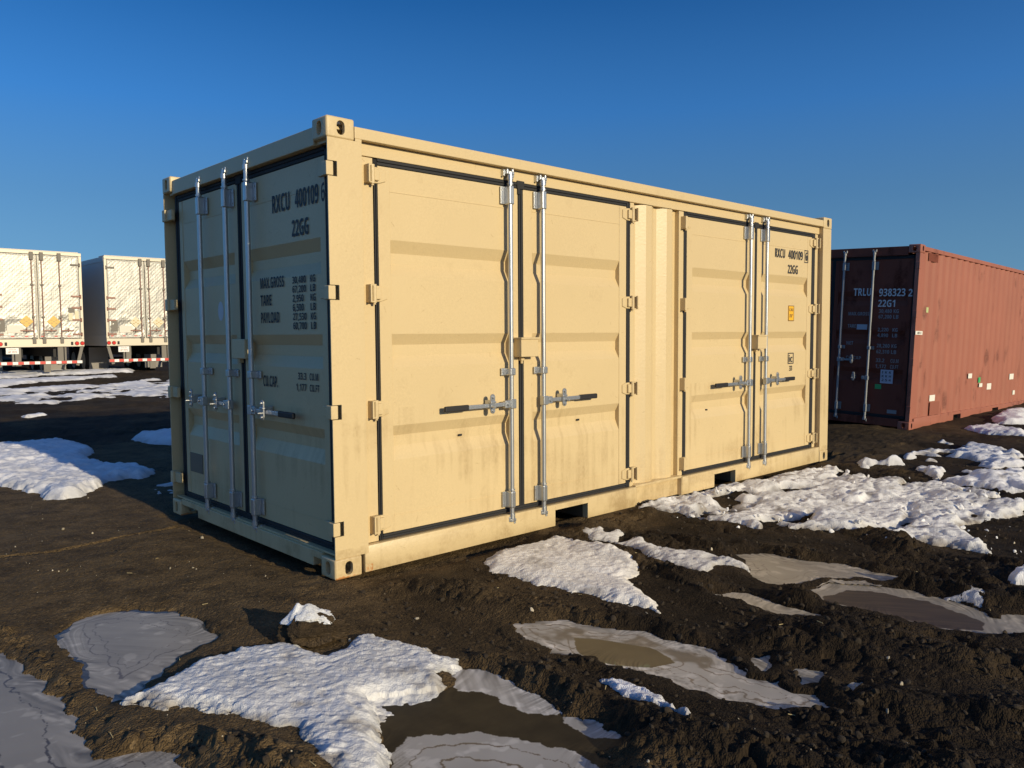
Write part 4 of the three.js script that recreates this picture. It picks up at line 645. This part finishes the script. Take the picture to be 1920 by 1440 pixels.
  mark(dr, 'MAX.GROSS', -.965, 1.60, -.002, .050, .30, dim); mark(dr, 'TARE', -.965, 1.42, -.002, .05, .12, dim); mark(dr, 'NET', -.970, 1.17, -.002, .05, .10, dim); mark(dr, 'CU.CAP', -.965, .955, -.002, .05, .22, dim);
  const stick = (p, n, m, x0, x1, y0, y1, z) => put(n, [bx(x0, x1, y0, y1, z, z + .002, 0)], m, p);
  stick(dr, 'paper_label', new THREE.MeshStandardMaterial({ color: C(.42, .44, .48), roughness: .7 }), -.830, -.680, 1.395, 1.47, .0); stick(dr, 'paper_label', new THREE.MeshStandardMaterial({ color: C(.46, .47, .54), roughness: .7 }), -.450, -.275, .635, .83, .0025); stick(dr, 'green_label', M.green, -.520, -.432, .548, .615, -.0035); stick(dr, 'paper_label', dim, -.33, -.20, .21, .262, -.0035);
  for (const [y, t] of [[.775, 'I K K'], [.72, 'K K H'], [.665, '2 5 4']]) mark(dr, t, -.43, y, .006, .035, .13, M.ink);
  // torn paper labels left on the long side
  for (const [x0, x1, y0, y1, m] of [[2.47, 2.66, .668, .745, M.paper], [3.01, 3.12, .583, .672, M.green], [3.07, 3.24, .508, .57, M.paper], [3.50, 3.74, .450, .555, M.paper], [4.81, 5.07, .588, .69, M.paper], [5.09, 5.23, .30, .378, M.paper], [.765, .99, .375, .465, M.paper], [.395, .48, 1.66, 1.735, new THREE.MeshStandardMaterial({ color: C(.45, .50, .22), roughness: .7 })]])
    { const b = put(m === M.green ? 'green_label' : 'paper_label', [bx(x0, x1, y0, y1, -.0115, -.0095, 0)], m, c); }
  put('seal_tag', [bx(-.004, .26, 1.342, 1.395, .003, .006, 0)], M.paper, c); mark(c, '4061 4', .06, 1.352, .0072, .032, .15, M.ink);
}

/* ------------------------------------------------ two box trailers backed in a row */
{
  const steelB = tex(512, 512, (u, v) => .6 * fbm(u * 6, v * 6, 601, 4, 6) + .4 * vn(u * 40, v * 40, 602, 40));
  M.steel = new THREE.MeshPhysicalMaterial({ color: C(.40, .39, .36), metalness: .85, roughness: .50, bumpMap: steelB, bumpScale: .004 });
  M.frame = new THREE.MeshPhysicalMaterial({ color: C(.58, .52, .41), metalness: .25, roughness: .45 });
  M.alu = new THREE.MeshPhysicalMaterial({ color: C(.68, .62, .53), metalness: .1, roughness: .6 });
  M.rustRod = new THREE.MeshStandardMaterial({ color: C(.30, .16, .12), metalness: .3, roughness: .6 });
  M.dark = new THREE.MeshStandardMaterial({ color: C(.035, .033, .032), roughness: .85 });
  M.chassis = new THREE.MeshStandardMaterial({ color: C(.20, .18, .15), roughness: .8 });
  M.lampRed = new THREE.MeshPhysicalMaterial({ color: C(.62, .03, .02), roughness: .25, clearcoat: 1 });
  M.tapeR = new THREE.MeshStandardMaterial({ color: C(.60, .06, .045), roughness: .5 }); M.tapeW = new THREE.MeshStandardMaterial({ color: C(.82, .80, .76), roughness: .5 });
  M.plac = new THREE.MeshStandardMaterial({ color: C(.72, .47, .13), roughness: .6 }); M.placB = new THREE.MeshStandardMaterial({ color: C(.70, .62, .42), roughness: .6 });
  M.flap = new THREE.MeshStandardMaterial({ color: C(.26, .24, .22), roughness: .9 });
  function quilt(x0, x1, y0, y1) {                    // stainless sheet pressed into diamonds
    const nx = 84, ny = 190, g = new THREE.PlaneGeometry(x1 - x0, y1 - y0, nx, ny), p = g.attributes.position; g.translate((x0 + x1) / 2, (y0 + y1) / 2, 0);
    for (let i = 0; i < p.count; i++) { const x = p.getX(i), y = p.getY(i), a = (x + y) / .125, b = (x - y) / .125, q = Math.min(Math.abs(a - Math.round(a)), Math.abs(b - Math.round(b))), dent = lerp(.016, .060, sstep(2.35, 1.75, y + .3 * sn(x * 3, y * 3, 612))) * (fbm(x * 2.8 + 30, y * 2.8, 611, 4) - .5); p.setZ(i, .012 + .0026 * Math.cos(a * Math.PI) ** 2 * Math.cos(b * Math.PI) ** 2 + dent); }
    g.computeVertexNormals(); return g;
  }
  function trailer(x, z, label, placard, y0) {
    const t = thing('box_trailer', label, 'trailer', [x, 0, z], null), b = (X0, X1, Y0, Y1, Z0, Z1, r = .008) => bx(X0, X1, Y0, Y1, Z0, Z1, r);
    put('trailer_body', [b(-1.29, 1.29, 1.06, 4.05, -15.8, -.06, .02)], M.alu, t);
    put('body_rail', [b(-1.305, -1.27, 3.90, 4.07, -15.8, -.06), b(1.27, 1.305, 3.90, 4.07, -15.8, -.06), b(-1.302, -1.27, 1.05, 1.42, -15.8, -.06), b(1.27, 1.302, 1.05, 1.42, -15.8, -.06)], M.alu, t);
    put('rear_frame', [b(-1.30, -1.215, 1.30, 3.985, -.08, .03), b(1.215, 1.30, 1.30, 3.985, -.08, .03), b(-1.30, 1.30, 3.985, 4.085, -.10, .035)], M.frame, t);
    put('rear_sill', [b(-1.30, 1.30, 1.05, 1.30, -.10, .045, .012)], M.frame, t);
    put('roof_edge', [b(-1.28, 1.22, 4.086, 4.115, -.6, .01, .01)], M.alu, t);
    for (const s of [-1, 1]) {
      const xa = s < 0 ? -1.205 : .018, xb = s < 0 ? -.018 : 1.205;
      const d = put('rear_door', [quilt(xa + .03, xb - .03, 1.42, 3.93), b(xa, xa + .045, 1.325, 3.975, -.03, .022), b(xb - .045, xb, 1.325, 3.975, -.03, .022), b(xa + .045, xb - .045, 1.325, 1.425, -.03, .020), b(xa + .045, xb - .045, 3.925, 3.975, -.03, .020)], M.steel, t);
      const rods = s < 0 ? [-.145] : [.135, .640];
      for (const r of rods) {
        put('lock_rod', [cyl(r, 2.62, .050, .016, 2.74, 'y', 10)], M.rustRod, d);
        put('rod_guide', [2.0, 3.02].map((y) => b(r - .04, r + .04, y - .03, y + .03, .01, .07)), M.chassis, d);
        put('cam_keeper', [b(r - .055, r + .055, 3.80, 4.05, .02, .09, .01), b(r - .05, r + .05, 1.16, 1.36, .02, .09, .01)], M.chassis, d);
      }
      put('door_handle', s < 0 ? [b(-.52, -.145, 1.555, 1.59, .05, .07), b(-.36, -.33, 1.53, 1.65, .02, .08)] : [b(.16, .50, 1.555, 1.59, .05, .07), b(.33, .36, 1.53, 1.65, .02, .08), b(.66, 1.0, 1.555, 1.59, .05, .07), b(.83, .86, 1.53, 1.65, .02, .08)], M.rustRod, d);
      for (const y of [1.45, 1.92, 2.31, 2.68, 3.70]) put('hinge', [b(s * 1.10 - .13, s * 1.10 + .13, y - .028, y + .028, .018, .045), cyl(s * 1.235, y, .045, .022, .12)], y > 3 ? M.chassis : M.rustRod, d);
      const pc = s < 0 ? -.34 : .43, dia = extr([[-.19, 0], [0, -.19], [.19, 0], [0, .19]], .012, .004); dia.translate(pc, 1.86, .026); const pm = put('placard', [dia], placard, d); const di = extr([[-.03, -.015], [.03, -.015], [.03, .015], [-.03, .015]], .002, 0); di.translate(pc, 1.86, .042); put('placard_flap', [di, ...[[-.07, .05], [.07, .05], [-.07, -.05], [.07, -.05]].map(([a, q]) => { const h = di.clone(); h.translate(a, q, 0); return h; })], new THREE.MeshStandardMaterial({ color: C(.5, .36, .16), roughness: .7 }), pm);
      for (let k = 0; k < 6; k++) { const xx = s < 0 ? -1.16 + k * .19 : .05 + k * .19; put('reflective_tape', [b(xx, xx + .095, 1.375, 1.405, .020, .024, 0)], k % 2 ? M.tapeW : M.tapeR, d); }
      if (s > 0) { put('door_label', [b(.86, 1.05, 2.16, 2.32, .034, .038, 0)], M.chassis, d); put('door_label', [b(.86, .98, 1.90, 2.14, .034, .038, 0)], M.placB, d); put('door_label', [b(1.05, 1.16, 1.95, 2.2, .034, .038, 0)], M.placB, d); }
      else { put('door_label', [b(-1.14, -.93, 1.55, 1.93, .032, .036, 0)], M.chassis, d); put('door_label', [b(-.88, -.45, 1.5, 1.74, .030, .034, 0)], M.alu, d); }
      for (const k of [1.075, 1.235]) { const l = put('tail_lamp', [cyl(s * k, 1.155, .055, .055, .03, 'z', 18)], M.lampRed, t); put('lamp_rim', [new THREE.TorusGeometry(.058, .009, 6, 20).translate(s * k, 1.155, .052)], M.dark, l); }
      put('marker_lamp', [b(s * .93 - .035, s * .93 + .035, 1.10, 1.21, .04, .06, .01)], M.dark, t);
      put('guard_strut', [b(s * .60 - .085, s * .60 + .085, .46, 1.06, -.10, .0, .01), b(s * .74 - .03, s * .74 + .03, .46, 1.06, -.09, .0, .01)], M.chassis, t);
      const ds = b(-.05, .05, -.34, .34, -.03, .03); ds.rotateZ(s * -.24); ds.translate(s * 1.17, .76, -.05); put('guard_strut', [ds], M.chassis, t);
      put('mud_flap', [b(s * .95 - .32, s * .95 + .32, .20, .98, -2.16, -2.14, 0)], M.flap, t);
      for (const az of [-3.0, -4.25]) for (const w of [.80, 1.13]) { const ty = put('tyre', [new THREE.TorusGeometry(.395, .115, 10, 28).scale(1, 1, 1.2).rotateY(Math.PI / 2).translate(s * w, .50, az)], M.dark, t); put('rim', [cyl(s * w, .50, az, .30, .20, 'x', 20)], M.alu, ty); }
    }
    put('bumper_bar', [b(-1.24, 1.24, .495, .60, -.075, .02, .01)], M.chassis, t);
    for (let k = 0; k < 16; k++) put('bumper_tape', [b(-1.22 + k * .1525, -1.22 + (k + .96) * .1525, .505, .592, .0195, .0225, 0)], k % 2 ? M.tapeW : M.tapeR, t);
    const lp = put('number_plate', [b(-.93, -.58, .84, 1.03, .0, .012, .004)], M.tapeW, t); mark(lp, 'TRAILER', -.86, .965, .0135, .028, .20, M.rustRod); mark(lp, '4P 1972', -.87, .875, .0135, .06, .24, M.rustRod);
    put('step_plate', [b(.10, .30, .24, .50, -.06, .0, .01), b(.14, .33, .60, .74, -.05, -.02, .01)], M.chassis, t);
    put('axle', [cyl(0, .50, -3.0, .07, 2.2, 'x', 10), cyl(0, .50, -4.25, .07, 2.2, 'x', 10), b(-.55, -.43, .72, 1.05, -5.6, -.2), b(.43, .55, .72, 1.05, -5.6, -.2)], M.dark, t);
    put('landing_gear', [b(-.95, -.83, .15, 1.06, -13, -12.88), b(.83, .95, .15, 1.06, -13, -12.88)], M.dark, t);
    return t;
  }
  trailer(4.168, -24.93, 'quilted steel box trailer at the left edge with golden yellow placards', M.plac);
  trailer(7.549, -25.26, 'quilted steel box trailer half hidden behind the tan container, its dark left side showing', M.placB);
}
renderer.render(scene, camera);
